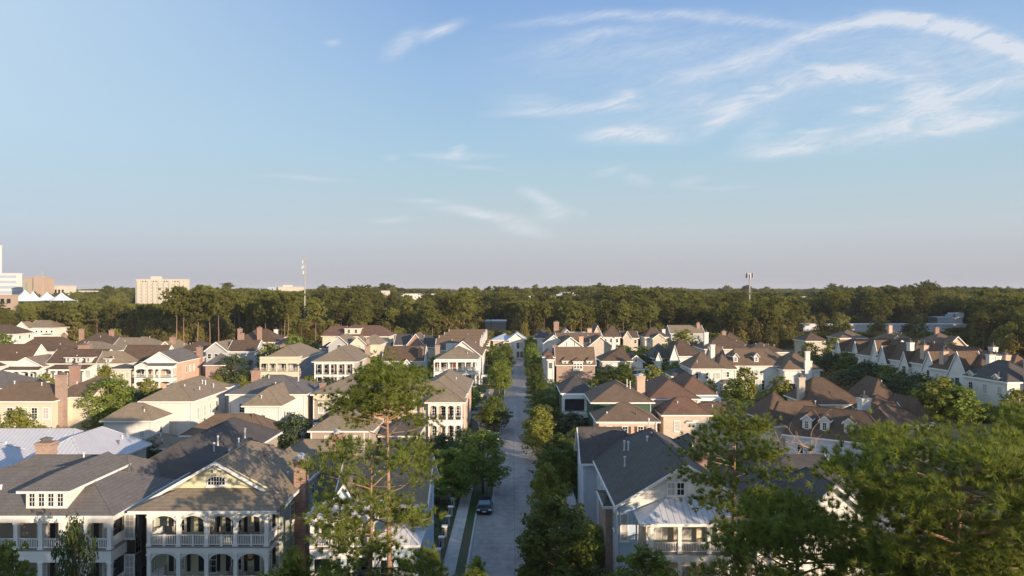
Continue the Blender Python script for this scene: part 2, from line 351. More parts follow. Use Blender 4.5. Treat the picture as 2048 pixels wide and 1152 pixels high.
class House:
    def __init__(s, name, label, cat, px=None, py=None, ze=8.2, rz=0, at=None, wall='white', roof='tan', far=False, group=None):
        if at is None: s.Y = yz(py, ze); s.X = gx(px, s.Y)
        else: s.X, s.Y = at
        s.e = empty(name, (s.X, s.Y, 0), rz); tag(s.e, label, cat, group); s.ze = ze; s.wall, s.roof = wall, roof
        s.mb = {}; s.late = []; s.vols = []; s.rv = []; s.rng = random.Random(name + label); s.far = far
    def w(s, px0, px1, dy=0): return (px1 - px0) * (s.Y + dy) / F
    def lx(s, px, dy=0): return gx(px, s.Y + dy) - s.X
    def part(s, name, m):
        if name in ('shutter', 'balcony', 'garage_door', 'downpipe', 'awning', 'corner_board', 'porch_floor', 'parapet'): return Sep(name, m, s.e)
        return s.mb.setdefault((name, m), MB())
    def vol(s, x0, x1, y0, y1, ze=None, rise=2.8, ax='y', ia=None, ib=None, wall=None, roof=None, z0=0, ov=.5, trim='trim', flat=False):
        ze = s.ze if ze is None else ze; wall = wall or s.wall; roof = roof or s.roof
        W, Rf, Tm = s.part('wall', wall), s.part('roof', roof), s.part('eave_trim', trim)
        half = ((x1 - x0) if ax == 'y' else (y1 - y0)) / 2
        slope = rise / (half + ov); wt = ze + max(-.05, slope * ov - .2) if not flat else ze
        W.box(x0, x1, y0, y1, z0, wt)
        if flat:
            Rf.box(x0 - .15, x1 + .15, y0 - .15, y1 + .15, ze, ze + .12); Tm.box(x0 - .2, x1 + .2, y0 - .2, y1 + .2, ze - .35, ze - .003); v = (x0, x1, y0, y1, ze, z0); s.vols.append(v); return v
        sw = ax == 'x'
        def T(u, v, z): return (v, u, z) if sw else (u, v, z)
        a0, a1, b0, b1 = ((x0, x1, y0, y1) if not sw else (y0, y1, x0, x1))
        ia = half if ia is None else ia; ib = half if ib is None else ib
        U0, U1, V0, V1 = a0 - ov, a1 + ov, b0 - ov, b1 + ov; um = (a0 + a1) / 2
        P, Q = V0 + (ia + ov if ia else 0), V1 - (ib + ov if ib else 0)
        if P > Q: P = Q = (P + Q) / 2
        zr = ze + rise; th = .16
        for dzz, top in ((0, 1), (-th, 0)):
            z_, r_ = ze + dzz, zr + dzz
            A, B, C, D, p, q = T(U0, V0, z_), T(U1, V0, z_), T(U1, V1, z_), T(U0, V1, z_), T(um, P, r_), T(um, Q, r_)
            tgt = Rf if top else Tm
            tgt.poly(B, C, q, p); tgt.poly(D, A, p, q)
            if ia: tgt.poly(A, B, p)
            if ib: tgt.poly(C, D, q)
        A, B, C, D, p, q = T(U0, V0, ze), T(U1, V0, ze), T(U1, V1, ze), T(U0, V1, ze), T(um, P, zr), T(um, Q, zr)
        tw, thh = (.14, .24) if not s.far else (.2, .34)
        Tm.beam(B, C, tw, thh, -.015); Tm.beam(D, A, tw, thh, -.015)
        if ia: Tm.beam(A, B, tw, thh, -.012)
        else:
            Tm.beam(A, p, tw * .8, thh * 1.15, -.03); Tm.beam(B, p, tw * .8, thh * 1.15, -.028); W.poly(T(a0, b0 + .001, wt), T(a1, b0 + .001, wt), T(um, b0 + .001, zr - .18))
        if ib: Tm.beam(C, D, tw, thh, -.012)
        else:
            Tm.beam(C, q, tw * .8, thh * 1.15, -.03); Tm.beam(D, q, tw * .8, thh * 1.15, -.028); W.poly(T(a0, b1 - .001, wt), T(a1, b1 - .001, wt), T(um, b1 - .001, zr - .18))
        # ridge and hip caps
        cap = s.part('roof', roof); cap.beam(p, q, .22, .05, -.045)
        if ia: cap.beam(A, p, .2, .05, -.04); cap.beam(B, p, .2, .05, -.04)
        if ib: cap.beam(C, q, .2, .05, -.04); cap.beam(D, q, .2, .05, -.04)
        v = (x0, x1, y0, y1, ze, z0); s.vols.append(v); s.rv.append((ax, rise, ov, ia, ib, x0, x1, y0, y1, ze))
        if z0 == 0 and s.Y < 240 and wt > 5:
            for xx in ((x1 - .25,) if len(s.rv) % 2 else (x0 + .15, x1 - .25)): MB().box(xx, xx + .1, y0 - .1, y0 - .006, .1, wt - .1).build('downpipe', 'pipe', s.e)
        return v
    def face(s, v, f, u, z, out=0):
        x0, x1, y0, y1 = v[:4]
        return {'F': ((u, y0 - out, z), 0), 'B': ((u, y1 + out, z), math.pi), 'R': ((x1 + out, u, z), math.pi / 2), 'L': ((x0 - out, u, z), -math.pi / 2)}[f]
    def win(s, v, f, us, z, w=1.0, h=1.6, nx=2, ny=3, shut=None, pane=None, parent=None, out=0, door=None):
        fm, gm, bm = window_meshes(w, h, nx, ny)
        for u in (us if hasattr(us, '__len__') else [us]):
            (loc, rz) = s.face(v, f, u, z, out)
            o = link('window' if not door else 'door', fm, parent or s.e, loc, rz)
            if parent is None: link('pane', bm if (pane == 'blind' or (pane is None and s.rng.random() < .28)) else gm, o).rotation_euler = (s.rng.uniform(-.02, .012), 0, s.rng.uniform(-.015, .015))
            elif True:
                link('pane', gm, o)
            if shut:
                key = (shut, round(h, 2))
                if key not in SHUT:
                    b = MB().box(-.22, .22, -.05, 0, -h / 2 - .05, h / 2 + .05)
                    for k in range(int(h / .12)): b.box(-.17, .17, -.062, -.05, -h / 2 + .05 + k * .12, -h / 2 + .11 + k * .12)
                    SHUT[key] = b.mesh('shutter', shut)
                for sg in (-1, 1):
                    (l2, _) = s.face(v, f, u + sg * (w / 2 + .36), z, out)
                    link('shutter', SHUT[key], s.e, l2, rz)
    def spread(s, v, f, n, z, w=1.0, h=1.6, nx=2, ny=3, **k):
        a, b = (v[0], v[1]) if f in 'FB' else (v[2], v[3])
        s.win(v, f, [a + (b - a) * (i + .5) / n for i in range(n)], z, w, h, nx, ny, **k)
    def chimney(s, x, y, zt, w=1.1, d=.9, m='brick', zb=0, pots=0, flare=False, cap=True):
        b = MB().box(x - w / 2, x + w / 2, y - d / 2, y + d / 2, zb, zt)
        b.box(x - w / 2 - .08, x + w / 2 + .08, y - d / 2 - .08, y + d / 2 + .08, zt - .45, zt - .25)
        b.box(x - w / 2 - .13, x + w / 2 + .13, y - d / 2 - .13, y + d / 2 + .13, zt - .12, zt + .06)
        def f(roof):
            o = b.build('chimney', m, roof)
            if cap:
                c = MB().box(x - w / 4, x + w / 4, y - d / 4, y + d / 4, zt + .062, zt + .35)
                c.lathe(x, y, [(w * .42, zt + .352), (w * .4, zt + .42), (.02, zt + .62)], 8)
                for k in range(pots): c.lathe(x + (k - (pots - 1) / 2) * .35, y, [(.13, zt + .07), (.1, zt + 1.1), (.15, zt + 1.15), (.15, zt + 1.25)], 8)
                c.build('chimney_cap', 'iron' if cap is True else cap, o) if False else c.build('chimney_cap', 'grey' if cap is True else cap, roof)
        s.late.append(f)
    def vents(s, pts, m='pipe', h=.7):
        def f(roof):
            for (x, y, z) in pts: MB().lathe(x, y, [(.13, z - .4), (.09, z), (.09, z + h), (.14, z + h + .01), (.14, z + h + .12), (.02, z + h + .2)], 7).build('vent_pipe', m, roof)
        s.late.append(f)
    def dormer(s, x, y, zb, w, h, depth, kind='gable', n=1, wall='white', roof=None, ww=.7, wh=1.1, rise=None, ov=.25):
        rise = rise or w * .32
        def f(rf):
            wm = MB().box(x - w / 2, x + w / 2, y, y + depth, zb, zb + h)
            r, t = MB(), MB(); U0, U1, V0, V1 = x - w / 2 - ov, x + w / 2 + ov, y - ov, y + depth + ov; z0 = zb + h; z1 = z0 + rise
            P = V0 if kind == 'gable' else V0 + w / 2 + ov
            for d_, tg in ((0, r), (-.12, t)):
                A, B, C, D, p, q = (U0, V0, z0 + d_), (U1, V0, z0 + d_), (U1, V1, z0 + d_), (U0, V1, z0 + d_), (x, P, z1 + d_), (x, V1, z1 + d_)
                tg.poly(B, C, q, p); tg.poly(D, A, p, q)
                if kind != 'gable': tg.poly(A, B, p)
            A, B, p = (U0, V0, z0), (U1, V0, z0), (x, P, z1)
            t.beam(B, (U1, V1, z0), .12, .2, -.01); t.beam((U0, V1, z0), A, .12, .2, -.01)
            if kind == 'gable': t.beam(A, p, .1, .22, -.02); t.beam(B, p, .1, .22, -.018); wm.poly((x - w / 2, y + .001, z0), (x + w / 2, y + .001, z0), (x, y + .001, z1 - .12))
            else: t.beam(A, B, .12, .2, -.011)
            d = wm.build('dormer', wall, s.e); r.build('dormer_roof', roof or s.roof, d); t.build('dormer_trim', 'trim', d)
            fm, gm, bm = window_meshes(ww, wh, 2, 3 if wh > 1 else 2, fr=.08)
            for k in range(n):
                xx = x + (k - (n - 1) / 2) * (w * .92 / n); g = MB().poly((-ww / 2, -.025, -wh / 2), (ww / 2, -.025, -wh / 2), (ww / 2, -.025, wh / 2), (-ww / 2, -.025, wh / 2))
                link('window', fm, d, (xx, y, zb + h * .52)); link('pane', gm, d, (xx, y - .002, zb + h * .52))
        s.late.append(f)
    def porch(s, cols, y0, y1, levels, rail=True, arch=0, cw=.3, side='LR', gap=.16, beamh=.45, cm='trim', ceil='ceil', railm='trim', rh=.95, midpost=False):
        """cols: local x of the columns; levels: [(floor z, ceiling z)]"""
        x0, x1 = cols[0], cols[-1]; hc = cw / 2
        for li, (zf, zt) in enumerate(levels):
            D = s.part('porch_floor', 'deck'); D.box(x0 - hc - .05, x1 + hc + .05, y0 - hc - .05, y1 - .002, zf - .12, zf)
            Bm = MB()
            Bm.box(x0 - hc, x1 + hc, y0 - hc, y0 + hc, zt - beamh, zt - .003)
            if zf > 1.6: Bm.box(x0 - hc - .02, x1 + hc + .02, y0 - hc - .02, y0 + hc, zf - .55, zf - .122)
            if 'R' in side:
                Bm.box(x1 - hc + .002, x1 + hc - .002, y0 + hc, y1, zt - beamh, zt - .005)
                if zf > 1.6: Bm.box(x1 - hc, x1 + hc, y0 + hc, y1, zf - .55, zf - .124)
            if 'L' in side:
                Bm.box(x0 - hc + .002, x0 + hc - .002, y0 + hc, y1, zt - beamh, zt - .005)
                if zf > 1.6: Bm.box(x0 - hc, x0 + hc, y0 + hc, y1, zf - .55, zf - .124)
            Bm.build('porch_beam', cm, s.e)
            MB().box(x0 + hc, x1 - hc, y0 + hc, y1 - .004, zt - .16, zt - .10).build('porch_ceiling', ceil, s.e)
            cmesh = MB().box(-hc, hc, -hc, hc, 0, zt - beamh - zf).box(-hc - .05, hc + .05, -hc - .05, hc + .05, 0, .22).box(-hc - .05, hc + .05, -hc - .05, hc + .05, zt - beamh - zf - .18, zt - beamh - zf - .004).mesh('column', cm)
            for x in cols: link('column', cmesh, s.e, (x, y0, zf + .002))
            if arch:
                for a, b in zip(cols, cols[1:]):
                    sp = arch_mesh(b - a - cw, arch, .14); o = sp.build('arch_spandrel', cm, s.e, loc=((a + b) / 2, y0 - .07, zt - beamh - .04))
            if rail and zf > .3:
                def railing(a, b, yy, horizontal=True):
                    L = b - a; m = MB(); m.box(0, L, -.05, .05, rh - .07, rh).box(0, L, -.04, .04, .1, .16)
                    n = max(2, int(L / gap))
                    for k in range(n): x = L * (k + .5) / n; m.box(x - .028, x + .028, -.025, .025, .16, rh - .07)
                    if midpost: m.box(L / 2 - .09, L / 2 + .09, -.07, .07, 0, rh + .05)
                    return m
                for a, b in zip(cols, cols[1:]): railing(a + hc, b - hc, y0).build('railing', railm, s.e, loc=(a + hc, y0, zf))
                for sd, xx in (('L', x0), ('R', x1)):
                    if sd in side and y1 - y0 > 1:
                        o = railing(0, y1 - y0 - hc, 0).build('railing', railm, s.e, loc=(xx, y0 + hc, zf)); o.rotation_euler = (0, 0, math.pi / 2)
    def done(s):
        if s.Y < 260:
            for (ax, rise, ov, ia, ib, x0, x1, y0, y1, ze) in s.rv[:3]:
                if x1 - x0 < 6 or rise < 1.5: continue
                for _ in range(s.rng.choice((1, 2, 2, 3))):
                    x, y = s.rng.uniform(x0 + 1, x1 - 1), s.rng.uniform(y0 + 1, y1 - 1); u0, u1, u = (x0, x1, x) if ax == 'y' else (y0, y1, y); sl = rise / ((u1 - u0) / 2 + ov)
                    z = ze + min(u - u0 + ov, u1 - u + ov, (y - y0 + ov if ax == 'y' else x - x0 + ov) if ia else 99, (y1 - y + ov if ax == 'y' else x1 - x + ov) if ib else 99) * sl
                    s.vents([(x, y, z - .05)], s.rng.choice(('pipe', 'grey', 'pipe')), s.rng.choice((.18, .3, .45)))
        roofobj = None
        for (n, m), b in sorted(s.mb.items(), key=lambda k: k[0][0] != 'roof'):
            if not b.f: continue
            o = b.build(n, m, s.e)
            if n == 'roof' and roofobj is None: roofobj = o
        for f in s.late: f(roofobj or s.e)
        return s
# ================================================================ foliage
def unit(a): return a / np.maximum(np.linalg.norm(a, axis=1, keepdims=True), 1e-9)
def blades(rng, c, axis, nb, L, wd, spread=1.0, face=None):
    """needle brushes: nb thin triangles round each centre c, fanned about its axis"""
    n = len(c); C = np.repeat(c, nb, 0); A = np.repeat(axis, nb, 0)
    d = unit(A + rng.normal(0, .55 * spread, (n * nb, 3))); fc = np.repeat(axis if face is None else face, nb, 0); side = unit(np.cross(d, fc + rng.normal(0, .45, (n * nb, 3))))
    ln = L * rng.uniform(.65, 1.1, (n * nb, 1)); b = C + d * ln * .12
    v = np.stack([b - side * wd / 2, b + side * wd / 2, C + d * ln], 1).reshape(-1, 3)
    return v, np.arange(len(v)).reshape(-1, 3)
def leaves(rng, c, out, size, jitter=.42):
    n = len(c); nrm = unit(out + rng.normal(0, jitter, (n, 3))); a = unit(np.cross(nrm, rng.normal(0, 1, (n, 3)))); b = np.cross(nrm, a)
    s = size * rng.uniform(.55, 1.25, (n, 1))
    v = np.stack([c - a * s * .5, c - b * s * .32 + a * s * .05, c + a * s * .55, c + b * s * .32 - a * s * .05], 1).reshape(-1, 3)
    return v, np.arange(len(v)).reshape(-1, 4)
def on_lobes(rng, lobes, n):
    """points through a set of ellipsoid lobes (cx,cy,cz,rx,rz), thickest near their skins, with gaps"""
    lobes = np.array(lobes); wgt = lobes[:, 3] ** 2; pick = rng.choice(len(lobes), n, p=wgt / wgt.sum()); l = lobes[pick]
    d = unit(rng.normal(0, 1, (n, 3))); r = rng.uniform(.35, 1, (n, 1)) ** .5 * rng.normal(1, .08, (n, 1))
    p = l[:, :3] + d * r * np.stack([l[:, 3], l[:, 3], l[:, 4]], 1)
    ph = rng.uniform(0, 6, 6)          # punch holes
    f = np.sin(p[:, 0] * 1.9 + ph[0]) + np.sin(p[:, 1] * 2.1 + ph[1]) + np.sin(p[:, 2] * 2.3 + ph[2])
    keep = f > -1.3
    return p[keep], d[keep]
def broadleaf(seed, ht, R_, nl, size, m='leaf', bottom=.28, trunk_r=.16, cone=.0, bm='bark', detail=7, openness=1.0, tname='deciduous_tree'):
    rng = np.random.default_rng(seed); lobes = []; nlob = int(16 + R_ * 5)
    cz, hz = ht * (1 + bottom) / 2, ht * (1 - bottom) / 2
    for k in range(nlob):
        t = (k + .5) / nlob; a = k * 2.4 + rng.uniform(-.4, .4); z = ht * bottom + (ht * (1 - bottom)) * t
        prof = math.sin(math.pi * min(1, t * .86 + .14)) ** .6 * (1 - cone * t); rr = R_ * prof * rng.uniform(.45, .85)
        lr = R_ * rng.uniform(.26, .44) * (1 - .35 * t) * openness
        lobes.append((math.cos(a) * rr, math.sin(a) * rr, z * .96, lr, lr * rng.uniform(.7, 1.05)))
        if rng.uniform() < .5: lobes.append((math.cos(a + .5) * (rr + lr * .8), math.sin(a + .5) * (rr + lr * .8), z + rng.uniform(-.3, .5), lr * .5, lr * .4))
    lobes.append((0, 0, ht * .93, R_ * .28, R_ * .3)); lobes.append((0, 0, cz, R_ * .6, hz * .7))
    p, d = on_lobes(rng, lobes, nl); d = unit(d + unit(p - np.array([0, 0, cz])) * .5 + [0, 0, .25])
    v, f = leaves(rng, p, d, size)
    tm = MB(); tm.tube([(0, 0, -.2), (.05, .03, ht * .2), (-.06, .05, ht * .45), (.04, -.05, ht * .85)], [trunk_r, trunk_r * .8, trunk_r * .55, .03], detail)
    for k, l in enumerate(lobes[::2]):
        if l[3] < R_ * .2: continue
        z0 = max(ht * .2, min(ht * .7, l[2] * .7)); tm.tube([(0, 0, z0), (l[0] * .5, l[1] * .5, (z0 + l[2]) / 2 + .1), (l[0], l[1], l[2])], [trunk_r * .45, trunk_r * .28, .02], 5)
    r = empty(tname); link('trunk', tm.mesh('trunk', bm, True), r); link('crown', np_mesh('crown', v, f, m), r); return r
def pine(seed, ht, R_, npads, tufts, nb, L, wd, m='pine', cf=.5, low=(), br_k=.32, trunk_r=.22, shape='round', bm='redbark', seg=7, lean=0.0, tname='pine_tree', padr=.95, dead=6, fork=False, only=None):
    rng = np.random.default_rng(seed); tm = MB(); n = 9
    wob = rng.normal(0, .12 * ht / 18, (n, 2)).cumsum(0) * .5
    tp = [(wob[i, 0] + lean * (i / (n - 1)) ** 2, wob[i, 1], ht * .97 * i / (n - 1) - (.3 if i == 0 else 0)) for i in range(n)]
    def axis_at(z):
        t = max(0, min(n - 1.001, z / (ht * .97) * (n - 1))); i = int(t); a = np.array(tp[i]); b = np.array(tp[i + 1]); return a + (b - a) * (t - i)
    tm.tube(tp, [trunk_r * (1 - .82 * (i / (n - 1)) ** 1.2) for i in range(n)], seg)
    C, A = [], []
    z0 = ht * (1 - cf)
    for k in range(npads + len(low)):
        t = ((k + rng.uniform(0, 1)) / npads); z = z0 + (ht * .97 - z0) * t ** .9; a = k * 2.399 + rng.uniform(-.5, .5)
        if k >= npads: t = .3; fix = low[k - npads]
        else: fix = None
        if shape == 'round': prof = math.sqrt(max(.05, 1 - (2 * t - .85) ** 2 * .8)) if t > .3 else .55 + t
        elif shape == 'dome': z = z0 + (ht * .95 - z0) * t ** .62; prof = math.sqrt(max(.04, 1 - t ** 2.2 * .92)) * (1.0 if t > .3 else rng.uniform(.6, 1.1))
        elif shape == 'flat': prof = .55 + .6 * t if t < .8 else 1.15 - (t - .8) * 2.6
        else: prof = 1.05 - .8 * t
        if only is not None and not (only[0] < (a % 6.283) < only[1]) and rng.uniform() > .25: continue
        ln = R_ * prof * rng.uniform(.55, 1.05)
        if fix: z, a, ln = fix
        base = axis_at(z - .05 * ht * rng.uniform(.3, 1.2)); rise = rng.uniform(.05, .42) * ln
        tip = base + np.array([math.cos(a) * ln, math.sin(a) * ln, rise]); mid = base + (tip - base) * .5 + np.array([0, 0, -.06 * ln]) + rng.normal(0, .06 * ln, 3)
        br = max(.03, trunk_r * br_k * (1 - t * .5)); tm.tube([tuple(base), tuple(mid), tuple(tip)], [br, br * .6, br * .22], 5)
        subs = [(tip, 1.0)]
        for s_ in range(rng.integers(2, 4)):
            u = rng.uniform(.45, .95); p0 = base + (tip - base) * u; aa = a + rng.choice([-1, 1]) * rng.uniform(.5, 1.2); sl = ln * rng.uniform(.22, .42)
            p1 = p0 + np.array([math.cos(aa) * sl, math.sin(aa) * sl, rng.uniform(.05, .5) * sl]); tm.tube([tuple(p0), tuple((p0 + p1) / 2 + rng.normal(0, .05, 3)), tuple(p1)], [br * .4, br * .3, br * .12], 4)
            subs.append((p1, .8))
        for (p, s_) in subs:
            q = max(3, int(tufts * s_ * rng.uniform(.7, 1.3))); pr = padr * R_ * .28 * s_
            off = rng.normal(0, 1, (q, 3)) * np.array([pr * .50, pr * .50, pr * .24]); C.append(p + off + [0, 0, pr * .12])
            A.append(unit(off * np.array([1, 1, .8]) / pr + np.array([0, 0, .75]) + rng.normal(0, .25, (q, 3))))
    top = axis_at(ht * .97); q = tufts * 3; off = rng.normal(0, 1, (q, 3)) * R_ * np.array([.16, .16, .12]); C.append(top + off); A.append(unit(off + [0, 0, .5]))
    for k in range(dead):          # bare snags on the lower trunk
        z = z0 * rng.uniform(.6, 1.05); a = rng.uniform(0, 6.28); b = axis_at(z); l = R_ * rng.uniform(.2, .55)
        tm.tube([tuple(b), tuple(b + np.array([math.cos(a) * l * .6, math.sin(a) * l * .6, .1 * l])), tuple(b + np.array([math.cos(a + .3) * l, math.sin(a + .3) * l, .35 * l]))], [.05, .03, .01], 4)
    C, A = np.concatenate(C), np.concatenate(A); rad = C - np.array([0, 0, ht * (1 - cf * .6)]); v, f = blades(rng, C, A, nb, L, wd, face=unit(unit(rad * [1, 1, .8]) + A * .5))
    r = empty(tname); link('trunk', tm.mesh('trunk', bm, True), r); link('crown', np_mesh('crown', v, f, m), r); return r
def bush(seed, w, h, nl, size, m='darkleaf', name='shrub', conical=0):
    rng = np.random.default_rng(seed); lobes = []
    for k in range(14):
        a = rng.uniform(0, 6.28); t = rng.uniform(0, 1); rr = w / 2 * rng.uniform(.1, .75) * (1 - conical * t)
        lobes.append((math.cos(a) * rr, math.sin(a) * rr, h * (.25 + .6 * t), w * .22 * (1 - .5 * conical * t), h * .22))
    p, d = on_lobes(rng, lobes, nl); p[:, 2] = np.abs(p[:, 2]); v, f = leaves(rng, p, unit(d + [0, 0, .3]), size)
    return link(name, np_mesh(name, v, f, m))
def bare_tree(seed, ht, R_, m='deadwood'):
    rng = np.random.default_rng(seed); tm, cr = MB(), MB()
    def grow(mb, p, d, l, r, lev):
        pts = [p]; q = p; dd = d
        for i in range(4): dd = dd + rng.normal(0, .2, 3); dd = dd / np.linalg.norm(dd); q = q + dd * l / 4; pts.append(q)
        mb.tube([tuple(x) for x in pts], [r * (1 - .5 * i / 4) for i in range(5)], 6 if lev < 2 else 4)
        if lev < 4:
            for k in range(3 if lev else 4):
                t = rng.integers(2, 5); nd = dd + rng.normal(0, .75, 3) + np.array([0, 0, .15]); nd /= np.linalg.norm(nd)
                grow(cr, pts[t], nd, l * rng.uniform(.5, .75), r * .55, lev + 1)
    grow(tm, np.array([0, 0, -.1]), np.array([.03, 0, 1.]), ht * .62, .26, 0)
    r = empty('dead_tree'); tm.build('trunk', m, r, True); cr.build('branches', m, r, True); return r
def put(o, px, Y, label=None, cat=None, group=None, z=0, rz=None, s=None):
    o.location = (gx(px, Y), Y, z)
    if rz is not None: o.rotation_euler = (0, 0, rz)
    if s is not None: o.scale = s if hasattr(s, '__len__') else (s,) * 3
    return tag(o, label, cat, group)
# ================================================================ ground, roads and paths
def sheet(name, pts, z, m, th=0):
    mb = MB()
    if th:
        b = [(x, y, z + th) for x, y in pts]; a = [(x, y, z) for x, y in pts]; mb.poly(*b)
        for i in range(len(pts)): j = (i + 1) % len(pts); mb.poly(a[i], a[j], b[j], b[i])
    else: mb.poly(*[(x, y, z) for x, y in pts])
    return tag(mb.build(name, m), kind='structure')
sheet('ground', [(-16000, -600), (16000, -600), (16000, 24000), (-16000, 24000)], 0, 'ground')
K = .0043
def strip(x0, x1, y0, y1): return [(x0 + K * y0, y0), (x1 + K * y0, y0), (x1 + K * y1, y1), (x0 + K * y1, y1)]
sheet('lawn', [(-130, 30), (110, 30), (150, 330), (-170, 330)], .004, 'lawn')
sheet('road', strip(-2.85, 3.15, 20, 297), .012, 'concrete')
sheet('parking_lane', strip(-4.75, -2.85, 20, 92), .012, 'concrete'); sheet('parking_lane', strip(-4.75, -2.85, 103, 133), .012, 'concrete'); sheet('parking_lane', strip(3.15, 5.1, 20, 290), .012, 'concrete')
sheet('side_street', [(-78, 161), (-2.0, 159), (-2.0, 178), (-10, 173), (-78, 171)], .016, 'concrete')
sheet('alley', [(-79.5, 60), (-73, 60), (-73, 161), (-79.5, 161)], .012, 'asphalt'); sheet('alley', [(-78, 171), (-72, 171), (-66, 300), (-72, 300)], .012, 'asphalt')
sheet('alley', [(40, 60), (46, 60), (50, 140), (60, 200), (54, 200), (43, 140)], .012, 'asphalt'); sheet('courtyard', [(38, 82), (54, 82), (54, 104), (44, 116), (38, 104)], .018, 'walk')
for a in ((-4.95, -4.75, 20, 92), (-3.05, -2.85, 92.2, 103), (-4.95, -4.75, 103, 133), (-3.05, -2.85, 133, 157), (-3.0, -2.8, 182, 290), (5.1, 5.3, 20, 290)): sheet('kerb', strip(*a), 0, 'kerb', .13)
sheet('kerb', strip(-4.95, -2.85, 91.9, 92.15), 0, 'kerb', .13); sheet('kerb', strip(-4.95, -2.85, 103.05, 103.3), 0, 'kerb', .13); sheet('kerb', strip(-4.95, -2.85, 133, 133.2), 0, 'kerb', .13)
sheet('sidewalk', strip(-7.35, -5.95, 20, 128), .02, 'walk', .06); sheet('sidewalk', [(-6.8, 128), (-5.4, 128), (-5.0, 140), (-6.2, 152), (-8, 157), (-9, 154), (-7.2, 148), (-6.4, 138)], .02, 'walk', .06)
sheet('sidewalk', strip(-7.35, -5.95, 180, 292), .02, 'walk', .06); sheet('sidewalk', strip(6.8, 8.1, 20, 290), .02, 'walk', .06)
sheet('path', [(-16, 96), (-7.3, 99), (-7.3, 101.5), (-16, 103)], .022, 'walk', .05); sheet('path', [(8.2, 108), (14, 107), (14, 113), (8.2, 112)], .022, 'mulch', .03)
sheet('lawn', strip(9.8, 12.2, 100, 107), .03, 'lawn')

# ================================================================ far wood: a mass nobody could count, scattered as instances
edge_pts = [(-400, 684), (-50, 684), (100, 685), (180, 684), (230, 688), (330, 694), (480, 682), (560, 692), (632, 686), (650, 686), (800, 688), (960, 692), (1040, 694), (1100, 692), (1250, 690),
            (1340, 688), (1385, 690), (1560, 700), (1600, 690), (1850, 690), (1890, 684), (1990, 716), (2100, 740), (2400, 745)]
def edge_y(px):
    for (a, b), (c, d) in zip(edge_pts, edge_pts[1:]):
        if a <= px <= c: return b + (d - b) * (px - a) / (c - a)
    return 650
def wood_edge(px): return F * H / (edge_y(px) - HY)
HOLES = []      # (x, y, radius) kept clear of trees, round far buildings
CLEAR = [(-400, 160, 1050, 9999)]
def forest_points(rng, y0, y1, sp, far=False):
    out = []; y = y0
    while y < y1:
        dy_ = sp * (1 if not far else 1 + (y - y0) / 900.0); xm = .80 * y; x = -xm
        while x < xm:
            px_, Y_ = x + rng.uniform(-.45, .45) * dy_, y + rng.uniform(-.45, .45) * dy_
            out.append((px_, Y_)); x += dy_
        y += dy_
    return out
frng = random.Random(11)
near = [p for p in forest_points(frng, 225, 640, 5.9) if p[1] > wood_edge(CX + F * p[0] / p[1]) and abs(p[0]) < .78 * p[1]]
def clear(x, y, r): HOLES.append((x, y, r))
# ================================================================ front row
# lavender-white house, lower left
h = House('porch_house', 'white two-storey porch house with a four-window roof dormer, cut by the left frame edge', 'house', 222, 1030, 8.2, wall='taupe', roof='grey')
Y0 = h.Y; PX = h.lx
h.vol(PX(-210), -.05, .2, 11.4, 8.2, 2.75, 'x', None, None, z0=7.9, ov=.45)
v = h.vol(PX(-210), -1.9, 6.1, 16, 8.2, 2.7, 'x', 5, 2.6, ov=.5); h.part('wall', 'taupe').box(PX(-210), -1.92, 2.6, 6.15, 0, 7.9); v = (PX(-210), -1.92, 2.6, 16, 8.2, 0)
h.vol(-6.0, 2.6, 12, 36, 8.2, 2.9, 'y', None, None, roof='dark', wall='taupe')  # rear roof given a darker colour for the neighbour's shadow on it
cols = [PX(-125), PX(-92), PX(-58), PX(-15), PX(29.5), PX(79), PX(123.5), PX(170.5), PX(217)]
h.porch(cols, .25, 2.6, [(1.3, 4.6), (5.1, 8.1)], cw=.36, beamh=.62, side='R', gap=.15)
for z in (6.35, 2.6):
    for k in range(5):
        x = PX(50 + 45.5 * k); h.win(v, 'F', x - .2, z, .75, 2.1, 2, 4, out=0.01, pane='blind'); h.part('shutter', 'shutter').box(x + .55, x + .95, 2.5, 2.598, z - 1.15, z + 1.1)
    h.win(v, 'R', [4.2, 8], z + .2, .9, 1.6)
h.dormer(PX(99, 1), .6, 8.45, 3.65, 1.8, 9, 'hip', 4, wall='white', ww=.48, wh=1.15, rise=1.25, ov=.5)
h.chimney(PX(93, 12), 12, 12.0, 1.5, 1.2, 'rosebrick', 7)
h.vents([(1.0, 19, 9.6), (.6, 21, 10), (2.3, 23, 9.3), (1.9, 26, 9.9)])
h.part('downpipe', 'pipe').box(-2.1, -2.0, 2.5, 2.59, 0, 8); h.done()

# pale yellow house with arched double porch
h = House('porch_house', 'pale yellow house with arched double porch and an arched gable window', 'house', 262, 1020, 8.3, wall='sage', roof='tan')
PX = h.lx; W2 = PX(553)
h.vol(.5, W2 - .5, 2.4, 3.6, 8.3, 1.1, 'x', 1.6, 1.6, ov=0.1, wall='yellow', z0=8.1)
sk = h.part('roof', 'tan'); xa, xb = PX(337), PX(513)
sk.poly((-.1, -.35, 8.3), (W2 + .1, -.35, 8.3), (xb + .3, 2.75, 9.5), (xa - .3, 2.75, 9.5)); sk.poly((-.1, -.35, 8.3), (xa - .3, 2.75, 9.5), (-.1, 3, 8.35)); sk.poly((W2 + .1, -.35, 8.3), (W2 + .1, 3, 8.35), (xb + .3, 2.75, 9.5))
h.part('eave_trim', 'trim').beam((-.1, -.35, 8.3), (W2 + .1, -.35, 8.3), .16, .26, -.012)
v = h.vol(.45, W2 - .5, 2.9, 17.5, 8.3, 3.75, 'y', 0, None, ov=.55, wall='sage', z0=0)
g = MB(); zc = 9.25; xm = (v[0] + v[1]) / 2
